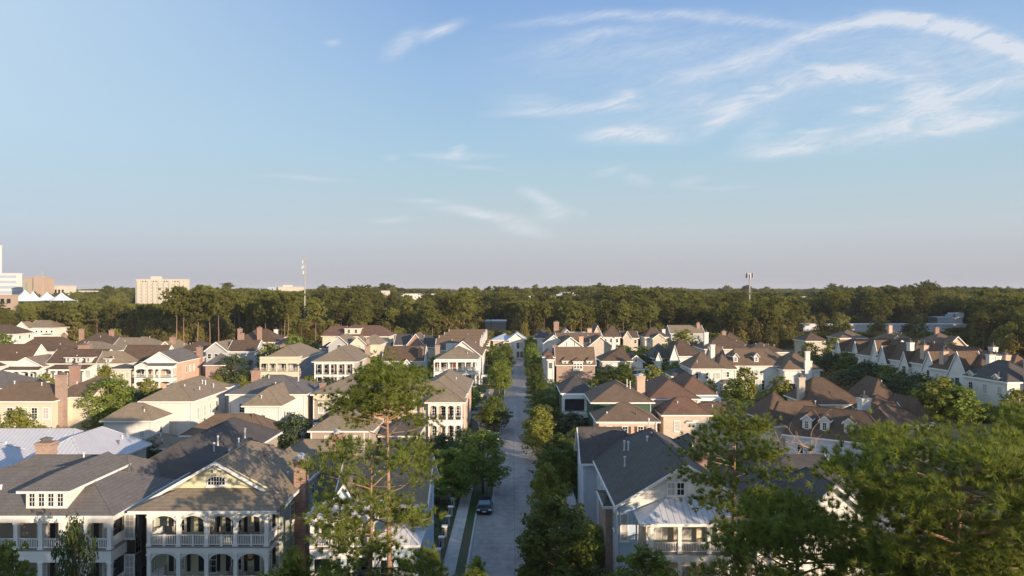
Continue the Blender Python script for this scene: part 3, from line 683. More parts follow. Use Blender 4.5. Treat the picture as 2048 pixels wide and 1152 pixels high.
h.part('gable_wall', 'yellow').poly((xa - 1.1, 2.86, 9.0), (xb + 1.1, 2.86, 9.0), (xm, 2.86, 12.0))
h.vol(W2 - 7, W2 + 2.4, 15.5, 22.5, 8.0, 2.6, 'x', None, 0, wall='sage')
# arched three-light window in the gable
wm, gm_ = MB(), MB(); n = 12
def archpts(cx, cz, w, hh, r, y, k=12): return [(cx - w / 2, y, cz - hh / 2), (cx + w / 2, y, cz - hh / 2)] + [(cx + w / 2 * math.cos(math.pi * i / k), y, cz + hh / 2 - r + r * math.sin(math.pi * i / k)) for i in range(k + 1)]
wm.poly(*archpts(xm, 10.15, 1.85, .95, .38, 2.80)); gm_.poly(*archpts(xm, 10.17, 1.55, .75, .32, 2.76))
for i in range(1, 6): x = xm - .775 + 1.55 * i / 6; wm.box(x - .022, x + .022, 2.73, 2.75, 9.8, 10.5)
wm.box(xm - .77, xm + .77, 2.732, 2.748, 10.1, 10.14); wm.box(xm - 1.0, xm + 1.0, 2.72, 2.84, 9.58, 9.68)
wo_ = wm.build('window', 'trim', h.e); gm_.build('pane', 'glass', wo_)
kb = h.part('gable_bracket', 'trim')
for i in range(10):
    a0, a1 = math.pi * (.15 + .07 * i), math.pi * (.15 + .07 * (i + 1)); kb.beam((xm + .95 * math.cos(a0), 2.4, 10.85 + .6 * math.sin(a0)), (xm + .95 * math.cos(a1), 2.4, 10.85 + .6 * math.sin(a1)), .1, .1)
kb.box(xm - .06, xm + .06, 2.35, 2.45, 11.0, 12.0)
cols = [PX(298), PX(357), PX(413), PX(471), PX(533)]
h.porch(cols, .1, 2.9, [(1.35, 4.75), (5.05, 8.15)], cw=.34, beamh=.36, arch=.75, side='LR', gap=.15, midpost=True, rh=1.0)
v2 = (cols[0], cols[-1], 2.86, 17, 8, 0)
h.part('porch_wall', 'yellow').box(cols[0] + .2, cols[-1] - .15, 2.84, 2.895, 1.35, 8.1)
for li, z in enumerate((6.55, 2.85)):
    for k, c in enumerate((PX(322), PX(384), PX(441), PX(500))):
        if (k == 3) or (k == 1 and li): h.win(v2, 'F', c + .5, z - .1, .95, 2.3, 2, 4, door=True, out=.02)
        else: h.win(v2, 'F', c + .35, z, .85, 2.0, 2, 4, out=.02, pane='blind' if k % 2 else None)
        h.part('shutter', 'shutter').box(c - .65, c - .18, 2.76, 2.838, z - 1.15, z + 1.1).box(c + 1.05, c + 1.35, 2.76, 2.838, z - 1.15, z + 1.1)
v3 = (0, W2 - .5, 3, 17, 8, 0); h.win(v3, 'R', [6, 9, 13], 6.2, .9, 1.6); h.win(v3, 'R', [7, 12], 2.6, .9, 1.6)
h.chimney(PX(580, ) + 1.15, 12.2, 12.6, 1.05, 1.0, 'brick', 6, cap='metal'); h.chimney(W2 + .05, 7.2, 11.2, 1.15, 1.1, 'brick', 0, cap='metal')
h.vents([(8.6, 9.6, 10.4)], 'rust', .9); h.vents([(4.6, 13, 11.2), (9.6, 11.5, 9.8), (3.2, 14, 10.2)], 'pipe', .25)
h.part('solar_strip', 'pipe').beam((.1, 3.5, 8.75), (.1, 16, 8.75), .12, .1); h.done()
porch2 = (h.X, h.Y, cols, PX)

# light blue house behind the foreground pines
h = House('porch_house', 'light blue house with a standing-seam metal porch roof, screened by pines', 'house', 640, 1036, 7.9, wall='paleblue', roof='tan')
PX = h.lx
v = h.vol(PX(655), PX(835), 4.0, 13, 8.0, 3.3, 'x', 0, 0, ov=.5)
v_ = h.vol(PX(745), PX(826), 1.0, 4.1, 5.3, 1.5, 'x', 1.6, 1.6, roof='metal', ov=.5); h.win(v_, 'F', [PX(770), PX(810)], 2.9, 1.1, 1.8)
h.vol(PX(648), PX(700), 2.6, 8, 8.0, 2.2, 'y', 0, None, ov=.4)
h.win(v, 'F', [PX(772), PX(796), PX(820)], 6.7, 1.0, 1.7, 2, 3); h.win(v, 'R', [7, 10], 6.4, .9, 1.6)
h.porch([PX(618), PX(660), PX(697), PX(740)], 1.0, 4.0, [(1.2, 4.4), (4.9, 7.6)], side='L', cw=.3, gap=.15)
h.vol(PX(610), PX(745), 1.2, 4.2, 7.75, .9, 'x', 1.2, 0, ov=.3, z0=7.6, roof='metal')
h.win(v, 'F', [PX(684), PX(718)], 6.2, 1.0, 2.1, 2, 4); h.win(v, 'F', [PX(680), PX(715)], 2.6, 1.0, 2.1, 2, 4)
h.chimney(PX(650), 12, 11.0, 1.3, 1.1, 'rosebrick', 3); h.done()

# blue-white house, lower right of the street
h = House('porch_house', 'blue-white house with a dark gabled roof and seamed metal porch roof', 'house', 1234, 1014, 8.2, wall='paleblue', roof='dark')
PX = h.lx; xr = 12.4
v = h.vol(.35, xr, .6, 23, 8.2, 3.9, 'y', 0, None, ov=.5, wall='white'); h.part('wall_left_shade', 'lilac').box(.22, .345, .62, 22.9, 0, 8.0)  # lilac skin paints shade onto the left wall of the white body
h.part('wall_front', 'paleblue').box(.3, PX(1276, ), .48, .595, 0, 8.2)
h.vol(-1.3, 7, 17.5, 24.5, 7.9, 3.5, 'x', 0, None, wall='lilac', ov=.4); h.vol(-.5, 1.2, 4.2, 9.5, 7.0, .5, 'x', .6, .6, wall='rosebrick', ov=.2)
x0, x1 = PX(1282), PX(1452)
mr = h.part('porch_roof', 'metal'); E = [(x0 - .5, -2.6, 7.55), (x1 + .6, -2.6, 7.55), (x1 + .1, .5, 8.75), (x1 - 1.6, .45, 8.9), (x0 + 2.4, .45, 8.9), (x0 - .5, .5, 7.7)]
mr.poly(E[0], E[1], E[3], E[4]); mr.poly(E[0], E[4], E[5]); mr.poly(E[1], E[2], E[3])
h.part('eave_trim', 'trim').beam(E[0], E[1], .16, .24, .003); h.part('eave_trim', 'trim').beam(E[5], E[0], .16, .24, .003)
h.porch([PX(1293), PX(1347), PX(1403), PX(1449)], -2.3, .5, [(1.2, 4.4), (4.85, 7.5)], cw=.3, beamh=.3, side='LR', gap=.14)
h.part('porch_wall', 'cream').box(x0 + .1, x1, .44, .592, 1.2, 7.6)
vf = (x0, x1, .43, 1, 8, 0)
for z in (6.2, 2.7): h.win(vf, 'F', [PX(1312), PX(1372), PX(1425)], z, 1.0, 2.1, 2, 4, pane='blind'); h.part('shutter', 'greyshutter').box(PX(1326), PX(1336), .36, .428, z - 1.1, z + 1.05)
h.win((0, xr, .56, 9, 8, 0), 'F', [PX(1345), PX(1364)], 9.7, .62, 1.1, 2, 2); h.win((0.2, 1, .45, 9, 8, 0), 'F', PX(1250), 6.2, .55, 2.4, 1, 3, pane='blind'); h.win((0.2, 1, 1, 9, 8, 0), 'L', [3, 12, 15], 6, .9, 1.6)
h.vents([(3.0, 14.5, 10.3), (3.3, 13.6, 10.4), (2.2, 9.2, 9.8), (7.2, 17.5, 11.8), (6.8, 20, 11.8)])
h.part('downpipe', 'pipe').box(.12, .2, .5, .58, 0, 8).box(PX(1276), PX(1276) + .1, .35, .47, 0, 8); h.done()

# white house behind the right-hand pines
h = House('porch_house', 'white house with a navy roof and railed balcony half hidden by right-hand pines', 'house', 1490, 1030, 7.8, wall='cream', roof='dark')
PX = h.lx
v = h.vol(.0, PX(1725), 1.5, 16, 8.0, 3.2, 'x', None, 0, ov=.5); h.vol(-3.6, 3.5, 13, 24, 8.0, 3.0, 'y', None, None); h.vol(5.0, 10.5, -.5, 8, 8.0, 2.8, 'y', 0, None, wall='white')
h.porch([PX(1500), PX(1545), PX(1590), PX(1640), PX(1712)], -2.2, 1.5, [(1.2, 4.3), (4.8, 7.6)], side='LR', gap=.15, cw=.3)
for z in (6.2, 2.7): h.win(v, 'F', [PX(1525), PX(1570), PX(1655), PX(1700)], z, 1.1, 2.1, 2, 4, pane='blind')
h.chimney(-1.5, 9.5, 11.3, 1.2, 1.0, 'brick', 3); h.done()

# ================================================================ second row, left of the street
h = House('brick_chimney_house', 'cream house with two tall brick chimneys on its right wall', 'house', -45, 802, 8.2, wall='cream', roof='brown')
PX = h.lx
v = h.vol(0, PX(104), 0, 8.5, 8.2, 2.9, 'x', None, None, ov=.35); v2 = h.vol(PX(62), PX(150), 5, 16, 8.2, 3.1, 'x', None, 0, ov=.4)
h.win(v, 'F', [PX(20), PX(50), PX(69), PX(92)], 6.0, .95, 1.9, 2, 4); h.win(v, 'F', [PX(20), PX(92)], 2.0, 1.0, 1.9, 2, 4); h.win(v2, 'R', [7.5, 8.8, 13], 6.2, .8, 1.8); h.win(v2, 'R', [13], 2.2, .8, 1.8)
h.chimney(PX(108) - .1, 2.2, 12.6, 1.5, 1.2, 'rosebrick'); h.chimney(PX(153, 14), 13.5, 13.0, 1.4, 1.4, 'brick')
v4 = h.vol(PX(-60), PX(14), -9, -3, 4.2, 1.5, 'x', wall='cream'); h.vol(PX(66), PX(80), -2.0, 0, 3.0, .6, 'x', wall='cream', ov=.2); h.done()

h = House('navy_roof_house', 'dark-roofed cottage behind the cream house, cut by the left frame edge', 'house', -90, 776, 7.0, wall='white', roof='grey')
h.vol(0, h.lx(24), 0, 11, 7.0, 3.0, 'x', None, None); h.done()

h = House('white_house', 'long white house with tan hipped roof and a small white chimney', 'house', 284, 802, 8.2, wall='whitebrick', roof='tan')
PX = h.lx; v = h.vol(0, PX(384), 0, 18, 8.2, 2.9, 'y', None, None, ov=.5)
h.win(v, 'R', [2.4, 5.2, 7.6, 10.5, 14.5], 5.6, .75, 1.9, 1, 2); h.win(v, 'R', [9], 2, .9, 2); h.chimney(PX(306), 7, 10.4, 1.2, 1.0, 'whitebrick', 7, cap=False)
g1 = h.vol(PX(259), PX(354) - .4, -8.0, -2.0, 6.2, 2.5, 'x', 3, 3, ov=.45, wall='whitebrick'); h.win(g1, 'F', [PX(277), PX(331)], 3.9, .7, 1.0, 2, 3); h.win(g1, 'R', [-5], 3.8, .8, 1.6)
h.porch([-.9 - .3, .1], .4, 4, [(1, 7.9)], rail=False, side='', cw=.25, beamh=.3)
h.vents([(6, 4.2, 9.6), (7.5, 6.3, 9.4), (6.4, 10.0, 10.2), (6.9, 10.2, 10.1), (7.9, 11.5, 9.3), (4.0, 5.6, 9.6)], h=.35); h.vol(PX(384) - 4, PX(384) + .5, 15, 20, 8.6, .3, flat=True); h.done()

h = House('white_house', 'white L-shaped house with hipped roofs and a brick chimney behind its left end', 'house', 489, 811, 7.4, wall='whitebrick', roof='tan')
PX = h.lx; v = h.vol(0, PX(560), 0, 15, 7.4, 2.8, 'y', None, None, ov=.45); h.win(v, 'F', [PX(522), PX(528)], 5.2, .42, .9, 1, 2); h.win(v, 'R', [2.5, 9.2, 12.5], 5.0, .8, 1.9, 1, 2)
v2 = h.vol(h.lx(462, 9), h.lx(634, 16), 8, 20, 8.3, 2.9, 'x', None, None, roof='grey'); h.win(v2, 'F', h.lx(484, 8), 5.6, .9, 1.6)
h.chimney(h.lx(508, 12), 13, 12.2, 1.4, 1.2, 'brick', 7); g = h.vol(PX(458), -.3, .5, 7.5, 4.4, .4, flat=True, roof='dark', wall='greysiding'); h.vents([(6, 12, 10.6), (2.2, 10, 9.6)], h=.5); h.done()

h = House('carriage_house', 'long low white building with brown hipped roof and a row of tiny paired windows', 'garage', 367, 870, 6.0, wall='white', roof='brown')
PX = h.lx; v = h.vol(0, PX(537), 0, 7.4, 6.0, 2.6, 'x', 3.5, 3.5, ov=.45)
h.win(v, 'F', [PX(p) for p in (389, 395, 407, 413, 425, 431, 467, 493, 518)], 4.6, .32, .6, 1, 2); h.part('downpipe', 'pipe').box(PX(448), PX(448) + .1, -.1, -.01, 0, 5.8); h.vents([(6.3, 4.4, 8.0)], h=.4); h.done()
h = House('small_garage', 'little tan-roofed garage half hidden in shrubs beside the long white building', 'garage', 262, 896, 3.4, wall='stucco', roof='tan')
h.vol(0, h.lx(346), 0, 6, 3.4, 1.7, 'x', 3, 3); h.done()

h = House('metal_roof_house', 'grey house with pale standing-seam metal roof at the left frame edge', 'house', 70, 934, 6.9, wall='greysiding', roof='metal')
PX = h.lx; xr = h.lx(183)
v = h.vol(xr - 8.5, xr + .0, -1, 12.5, 6.9, 3.0, 'y', 4, 3, ov=.5); h.vol(xr - 22, xr - 4, 3, 13, 6.9, 3.0, 'x', 4, 3, ov=.5); h.vol(xr - 17, xr - 9.5, -6, 6, 6.8, 2.5, 'y', 3.5, 3.5, ov=.5)
h.vol(xr - 30, xr - 16, -2, 9, 7.3, 3.6, 'y', None, None, ov=.5); h.win(v, 'R', [2, 8.5], 5.4, .85, 1.7); h.vents([(xr - 6, 3, 8.6), (xr - 2, 6, 7.9), (xr - 7.5, 7, 8.9)], h=.3); h.done()

# taupe pair
h = House('taupe_house', 'taupe house with two white-framed windows and sunlit band painted cream, left of the tall pine', 'house', 627, 788, 8.2, wall='taupe', roof='tan')
PX = h.lx; v = h.vol(0, PX(752), 0, 16, 8.2, 2.9, 'y', None, None, ov=.5); h.part('frieze_and_lit_band', 'cream').box(-.05, PX(752) + .05, -.06, -.003, 7.1, 8.1)  # cream band paints sunlight on the wall top, above a tree's shadow edge
h.win(v, 'F', [PX(642), PX(659.5)], 5.6, .95, 1.9, 2, 2, pane='blind'); h.win(v, 'R', [3, 8, 12], 6, .8, 1.6); h.chimney(PX(637), 3, 9.9, 1.0, .9, 'brick', 7); h.part('corner_board', 'trim').box(-.06, .12, -.07, -.008, 0, 7.1); h.done()
h = House('carriage_house', 'low taupe building with three white-framed windows beside the tall pine', 'garage', 622, 861, 6.2, wall='taupe', roof='tan')
PX = h.lx; v = h.vol(0, PX(742), 0, 7.6, 6.2, 2.6, 'x', 3.8, 3.8, ov=.45); h.win(v, 'F', [PX(655), PX(682), PX(710)], 4.55, .75, 1.45, 2, 3); h.part('corner_board', 'trim').box(-.06, .14, -.07, -.008, 0, 5.9).box(PX(727), PX(727) + .2, -.07, -.008, 0, 5.9)
h.vol(-.5, 6, 5, 12, 6.6, 2.2, 'y', None, None, roof='dark'); h.done()

# peach brick with double porch at the street
h = House('peach_brick_house', 'peach brick house with arched two-storey corner porch on the left of the street', 'house', 748, 799, 8.2, wall='peach', roof='tan')
PX = h.lx; v = h.vol(0, PX(922), .0, 9, 8.2, 2.7, 'x', None, None, ov=.6); v2 = h.vol(PX(870) - 4, PX(922) + .3, 8, 27, 8.2, 3.0, 'y', None, None, ov=.5); h.vol(0, 7, 6, 17, 8.2, 2.7, 'y', None, None)
xs = [PX(861), PX(877.5), PX(896), PX(911), PX(925)]
h.porch(xs, -2.2, 0, [(1.2, 4.5), (5.0, 8.0)], cw=.26, beamh=.55, arch=.45, gap=.2, side='LR', railm='iron', ceil='cream')
h.vol(PX(858), PX(928), -2.4, .5, 8.15, 1.2, 'x', 1.3, 1.3, ov=.5, z0=8.0, wall='cream')
for z in (6.3, 2.7): h.win((0, 30, -.02, 9, 8, 0), 'F', [PX(869), PX(887), PX(904), PX(918)], z, .8, 2.0, 2, 4)
h.win(v, 'F', [PX(805), PX(833)], 6.7, 1.0, 1.3, 2, 2); h.part('downpipe', 'pipe').box(PX(846), PX(846) + .1, -.1, -.01, 0, 8)
g = h.vol(PX(792), PX(853), -14, -5, 4.6, 2.0, 'y', None, None, wall='stucco', roof='dark'); h.part('frieze_and_lit_band', 'cream').box(PX(848), PX(860), -.07, -.003, 0, 8.1); h.done()

# white corner house with canted porch
h = House('corner_house', 'white corner house with canted two-storey porch and red door above the brick garden wall', 'house', 868, 719, 8.3, wall='white', roof='tan')
PX = h.lx; xr = PX(959)
v = h.vol(1.2, xr - 1.2, 1.8, 12, 8.3, 3.4, 'y', 5, None, ov=.9); v2 = h.vol(2.2, xr - .2, 10, 34, 8.3, 4.6, 'y', 0, None, roof='brown', ov=.5)
xs = [0.1, PX(880), PX(897), PX(914), PX(931), PX(944), xr]
h.porch(xs, .0, 1.8, [(1.2, 4.5), (5.0, 8.1)], cw=.3, gap=.25, side='LR', beamh=.6)
for z, m_ in ((6.4, 0), (2.7, 0)):
    h.win(v, 'F', [PX(877), PX(889), PX(922), PX(937)], z, .8, 1.9, 2, 3, shut='browns')
h.part('red_door', 'door').box(PX(905), PX(911), 1.7, 1.79, 5.0, 7.3); h.win(v, 'R', [5, 9, 14], 6.4, .8, 1.8, shut='browns'); h.win(v, 'R', [5, 9], 2.7, .8, 1.8, shut='browns')
h.chimney(PX(870), 7, 11.8, 1.3, 1.1, 'rosebrick', 5); h.porch([xr + .4, xr + 2.6], 7, 10, [(.1, 3)], rail=False, side='R'); h.done()

# terrace running up the street
for k in range(7):
    Yk = 231 + k * 9.2; h = House('row_house', ['nearest', 'second', 'third', 'fourth', 'fifth', 'sixth', 'farthest'][k] + ' brown-roofed row house of the stepped terrace up the street', 'house', at=(-26.3 + K * Yk, Yk), ze=8.3, wall='cream', roof='brown', group='row houses of the stepped terrace', far=True)
    v = h.vol(0, 14.5, 0, 9.0, 8.3 + (k % 2) * .5, 3.6, 'x', 0, 0, ov=.15); h.spread(v, 'R', 2, 6.2, .8, 1.7); h.spread(v, 'R', 2, 2.6, .8, 1.7)
    h.vol(14.4, 16.0, 2, 7, 7.6, .5, 'x', .6, .6, ov=.2); h.part('party_wall', 'trim').box(3.5, 13, -.12, .1, 8, 10.6 + (k % 2) * .4); h.done()
# ================================================================ left middle distance
h = House('cream_porch_house', 'cream house with parapet and long glazed upper porch, left of the columned porch house', 'house', 521, 718, 8.4, wall='cream', roof='tan')
PX = h.lx; xr = PX(597); v = h.vol(.6, xr, 1.8, 24, 8.3, 3.4, 'y', 5, None, ov=.5, wall='greysiding'); h.part('parapet', 'cream').box(-.1, xr + .2, -.35, .1, 8.3, 9.1).box(xr - .1, xr + .2, .1, 3, 8.3, 9.1)
h.porch([0, PX(537), PX(553.5), PX(574), xr], 0, 1.8, [(1.2, 4.5), (4.9, 8.3)], cw=.35, gap=.28, beamh=1.2, railm='cream', cm='cream')
h.win((0, 9, 1.75, 9, 8, 0), 'F', [PX(p) for p in (526, 532, 545, 549, 562, 567, 580, 588)], 6.2, .8, 2.0, 1, 2, shut=None); h.win(v, 'R', [7, 9, 15], 6, .8, 1.7); h.chimney(PX(534), 14, 11.4, 1.2, 1.1, 'brick', 6); h.done()
h = House('columned_porch_house', 'house with slender white columns on a two-storey porch under a tan hipped roof', 'house', 630, 723, 8.2, wall='cream', roof='tan')
PX = h.lx; xr = PX(708); v = h.vol(.4, xr, .6, 22, 8.2, 3.6, 'y', 5.5, None, ov=1.2, wall='greysiding')
h.porch([.1, PX(646), PX(660.5), PX(676), PX(691.5), xr - .1], -.3, 2.4, [(.6, 4.3), (4.7, 7.9)], cw=.3, rail=True, railm='iron', gap=.3, beamh=.4)
h.part('porch_wall', 'peach').box(.5, xr - .2, .5, .58, .5, 8); h.win((0, xr, .45, 9, 8, 0), 'F', [PX(p) for p in (637, 651, 664, 681, 697)], 6.1, .8, 2.2, 1, 2); h.win((0, xr, .45, 9, 8, 0), 'F', [PX(p) for p in (637, 651, 664)], 2.6, .8, 2.2, 1, 2)
h.win(v, 'R', [7, 12], 6, .8, 1.6); h.chimney(xr + .3, 17, 11.0, 1.4, 1.3, 'rosebrick', 0); h.done()
# big brown-roofed group behind
h = House('gabled_house', 'grey-blue gabled house with small side porch in front of the big cream house', 'house', 657, 692, 8.2, wall='greysiding', roof='tan')
PX = h.lx; v = h.vol(0, PX(699), 0, 18, 8.2, 3.6, 'y', 0, 4, ov=.5, far=None) if False else h.vol(0, PX(699), 0, 18, 8.2, 3.6, 'y', 0, 4, ov=.5); h.win(v, 'F', PX(678), 7.6, 1.2, 1.9); h.vol(PX(636), 0.2, 4, 12, 7.0, 2, 'x', 2, 0, roof='dark')
h.porch([PX(632), PX(643), 0], .5, 4, [(.5, 3.9)], rail=False, side='L'); h.vol(PX(631), .1, .6, 4.1, 4.0, .8, 'x', 1, 0, roof='dark', z0=3.9); h.done()
h = House('gabled_house', 'cream gabled house with a dark chimney on its right wall, left of the street', 'house', 699, 692, 8.2, wall='cream', roof='tan')
PX = h.lx; v = h.vol(0, PX(735), 0, 9, 8.2, 3.4, 'y', 0, None, ov=.5); h.vol(PX(735) - 4, PX(735) + 3, 6, 20, 8.2, 3.2, 'y', None, None); h.win(v, 'F', PX(718), 7.6, 1.2, 1.9); h.chimney(PX(732), 3, 10.5, 1.1, 1, 'rosebrick'); h.done()
h = House('big_cream_house', 'large cream house with brown hipped roof and a wide box dormer at the wood edge', 'house', 645, 672, 9.0, wall='cream', roof='redbrown')
PX = h.lx; v = h.vol(0, PX(685), 0, 12, 9, 3.9, 'x', 2, 0, ov=.6); v = h.vol(PX(682), PX(778), -1, 13, 9, 4.2, 'x', 3, 5, ov=.6); h.dormer(PX(705), -.2, 9.6, 6.5, 2.6, 6, 'hip', 2, wall='cream', ww=1.0, wh=1.5, rise=1.4); h.spread(v, 'F', 5, 6.2, 1, 1.5); h.vol(PX(765), PX(790), 3, 10, 4.5, 1.5, 'x'); h.done()
# brick gable pediment house
h = House('brick_gable_house', 'salmon brick house with a white pediment and arched balcony, mid left', 'house', 287, 725, 8.2, wall='peach', roof='grey')
PX = h.lx; xr = PX(353.5); v = h.vol(0, xr, 0, 17.5, 8.2, 3.0, 'y', 0, None, ov=.35); h.part('pediment', 'trim').poly((.1, -.06, 8.4), (xr - .1, -.06, 8.4), (xr / 2, -.06, 11.1)); h.part('pediment', 'trim').box(-.3, xr + .3, -.3, -.065, 8.1, 8.4)
h.part('roof', 'grey').poly((-1.4, -2.6, 7.5), (xr + .3, -2.6, 7.5), (xr + .3, -.1, 8.1), (-.4, -.1, 8.1)); h.vol(-.7, 2.6, -2.8, -.8, 7.5, .9, 'y', 0, 0, ov=.2, wall='trim', z0=7.4)
h.porch([-1.0, 2.2, 4.2, 5.6, xr - .1], -2.4, -.05, [(.8, 4.1), (4.4, 7.5)], cw=.3, gap=.3, arch=.6, beamh=.8); h.win((0, xr, -.04, 9, 8, 0), 'F', [PX(p) for p in (286, 292, 318, 334, 340, 346)], 5.9, .8, 1.9, 1, 2); h.win(v, 'R', [5.5, 8, 10.5], 5.8, .7, 1.7); h.chimney(xr - .2, 14.5, 11.2, 1.3, 1.3, 'brick', 0); h.done()
h = House('navy_hip_house', 'brick cottage with dark hipped roof right of the salmon brick house', 'house', 411, 730, 6.4, wall='rosebrick', roof='grey')
v = h.vol(0, h.lx(448), 0, 9, 6.4, 3, 'x', None, None); h.spread(v, 'R', 2, 4.6, .8, 1.6); h.done()
# facing row beyond the alley, left edge
h = House('white_gable_house', 'dark-roofed white house with a steep right gable at the left frame edge', 'house', -60, 722, 7.4, wall='white', roof='umber')
PX = h.lx; v = h.vol(0, PX(60), 0, 9, 7.4, 4.6, 'x', None, 0, ov=.3); h.vol(0, PX(13), -4, 1, 6.2, 2, 'y', None, None); h.done(); 
h = House('pediment_house', 'small white house with triangular pediment and arched porch, second from the left edge', 'house', 20, 736, 6.6, wall='white', roof='umber')
PX = h.lx; v = h.vol(0, PX(86), 0, 14, 7.0, 2.6, 'y', 0, None, ov=.5, roof='tan'); h.part('pediment', 'trim').poly((.2, -.05, 7.1), (PX(86) - .2, -.05, 7.1), (PX(53), -.05, 9.4)); h.part('roof', 'umber').poly((-.6, -2.2, 6.3), (PX(88), -2.2, 6.3), (PX(86), -.08, 7.0), (0, -.08, 7.0))
h.porch([0, 2, 4, 6.6, PX(86) - .2], -1.9, 0, [(.6, 6.3)], rail=False, cw=.3, arch=.5); h.win(v, 'F', [PX(29), PX(38)], 4.2, .9, 1.7); h.win(v, 'F', PX(58), 3.9, 2.2, 2.4, 3, 3); h.chimney(PX(85), 9, 10.8, 2.0, 1.3, 'brick', 5); h.done()
h = House('dormer_house', 'white house with three little roof dormers over a long dark porch roof', 'house', 112, 727, 7.6, wall='cream', roof='umber')
PX = h.lx; v = h.vol(PX(92), PX(199), 0, 10.5, 7.6, 3.6, 'x', 0, 0, ov=.2, wall='white'); h.part('roof', 'umber').poly((-.8, -3.2, 6.4), (PX(184), -3.2, 6.4), (PX(190), -.25, 7.35), (0, -.25, 7.35))
for p in (136, 156, 176): h.dormer(PX(p), .2, 7.8, 1.6, 1.5, 3, 'hip', 1, ww=.6, wh=.9, rise=.7, ov=.35)
h.porch([PX(112), PX(126), PX(140), PX(158), PX(182)], -2.8, 0, [(.6, 6.3)], rail=False, cw=.3); h.win(v, 'F', [PX(p) for p in (118, 130, 146, 152, 176)], 4.6, 1.2, 1.9, 2, 3); h.win(v, 'R', [3, 7], 4.6, .9, 1.8); h.chimney(PX(137), 7, 12.2, 2.3, 1.5, 'brick', 6); h.done()
h = House('portico_house', 'white house with a single small dormer and projecting white portico', 'house', 195, 727, 7.6, wall='white', roof='umber')
PX = h.lx; v = h.vol(0, PX(256), 0, 6, 7.6, 3.2, 'x', 0, None, ov=.3, roof='tan'); v2 = h.vol(PX(215), PX(306), 5.5, 15, 7.6, 4.4, 'x', 0, 0, ov=.2); v3 = h.vol(PX(236), PX(277), -4, 1, 6.6, 1.0, 'x', None, None, wall='cream', roof='dark')
h.dormer(PX(216), .1, 7.7, 1.5, 1.3, 3, 'hip', 1, ww=.6, wh=.7, rise=.5, ov=.4); h.win(v, 'F', [PX(p) for p in (201, 211, 219, 229)], 5.1, .8, 2.0, 1, 2); h.spread(v3, 'F', 3, 4.8, .8, 1.8, pane='blind'); h.spread(v3, 'R', 1, 4.8, .8, 1.8); h.done()
# roofs behind
def simple(name, label, px0, px1, py, ze, d, rise, ax='x', ia=None, ib=None, wall='white', roof='umber', chim=(), cat='house', win=3, group=None, extra=None, vent=0):
    h = House(name, label, cat, px0, py, ze, wall=wall, roof=roof, far=True, group=group); W = h.lx(px1); v = h.vol(0, W, 0, d, ze, rise, ax, ia, ib, ov=.5)
    if win: h.spread(v, 'F', win, ze - 1.7, 1.0, 1.5, 1, 2); h.spread(v, 'R', max(1, win - 1), ze - 1.7, 1.0, 1.5, 1, 2)
    for (p, yy, zt, m_) in chim: h.chimney(h.lx(p, yy), yy, zt, 1.5, 1.2, m_, 4, pots=1 if m_ == 'whitebrick' else 0, cap=True)
    if vent: h.vents([(W * h.rng.uniform(.2, .8), d * h.rng.uniform(.25, .45), ze + rise * .55) for _ in range(vent)], h=.6)
    if extra: extra(h, W)
    h.done(); return h
simple('hip_house', 'house with broad dark-brown hipped roof and twin vent pipes behind the left row', 27, 127, 703, 7.4, 12, 4.6, ia=4, ib=4, vent=3)
simple('hip_house', 'house with low brown hipped roof and brick chimney below the white houses on the left', 117, 180, 697, 7.2, 12, 2.8, chim=[(128, 4, 12, 'brick')], vent=2)
simple('hip_house', 'dark hipped roof house with pale vents and brick chimney at its right end', 150, 232, 688, 7.2, 15, 4.0, ia=5, ib=7, chim=[(223, 6, 12.3, 'brick'), (163, 10, 12.4, 'brick')], vent=4)
simple('gabled_house', 'tan roof house with a small front gable, upper left between the dark roofs', 160, 216, 704, 7.0, 12, 3.2, 'x', 0, None, roof='tan', extra=lambda h, W: h.vol(0, W * .42, -2.5, 5, 6.8, 2.8, 'y', 0, None, ov=.3, wall='peach'))
simple('gabled_house', 'pair of tan gabled roofs with a dark skylight left of the pine wood', 224, 298, 697, 7.0, 12, 3.6, 'x', 0, None, roof='tan', extra=lambda h, W: h.vol(W * .45, W, 4, 16, 7.2, 3.4, 'x', 0, None, ov=.4), vent=2)
simple('brick_hip_house', 'brown roof house with a square brick chimney behind the salmon brick house', 310, 352, 703, 7.6, 13, 3.4, 'y', 0, None, wall='peach', roof='tan', chim=[(345, 3, 12.2, 'brick')])
simple('hip_house', 'long low roof house running right of the square brick chimney', 352, 412, 703, 7.4, 14, 3.4, roof='umber', win=0, vent=3)
simple('gabled_house', 'grey gabled house with dark roof wing and two brick chimneys, mid left', 412, 453, 702, 8.2, 15, 3.0, 'y', 0, None, wall='greysiding', roof='tan', chim=[(483, 16, 13, 'brick')],
       extra=lambda h, W: (h.vol(W, h.lx(508), 1, 11, 8.0, 3.4, 'x', 0, 0, ov=.3, roof='umber'), h.vol(W + .3, h.lx(494), -2.2, 1.2, 4.6, .8, 'x', roof='dark', wall='lilac')))
simple('hip_house', 'high brown hipped house with brick chimney below the pines, mid left', 466, 548, 684, 7.8, 14, 4.8, ia=7, ib=5, roof='umber', chim=[(519, -1, 13.5, 'brick'), (480, -1, 13, 'brick')])
simple('blue_porch_house', 'small white-columned house with dark roof against the wood edge', 548, 577, 690, 6.6, 10, 2.0, roof='dark', wall='lilac', win=2, extra=lambda h, W: h.porch([0, W * .3, W * .6, W - .1], -1.8, 0, [(.5, 6.3)], rail=False, cw=.3))
simple('white_house', 'small white house with a white chimney at the wood edge', 536, 558, 676, 7.0, 9, 1.6, roof='dark', chim=[(552, 4, 10.5, 'whitebrick')])
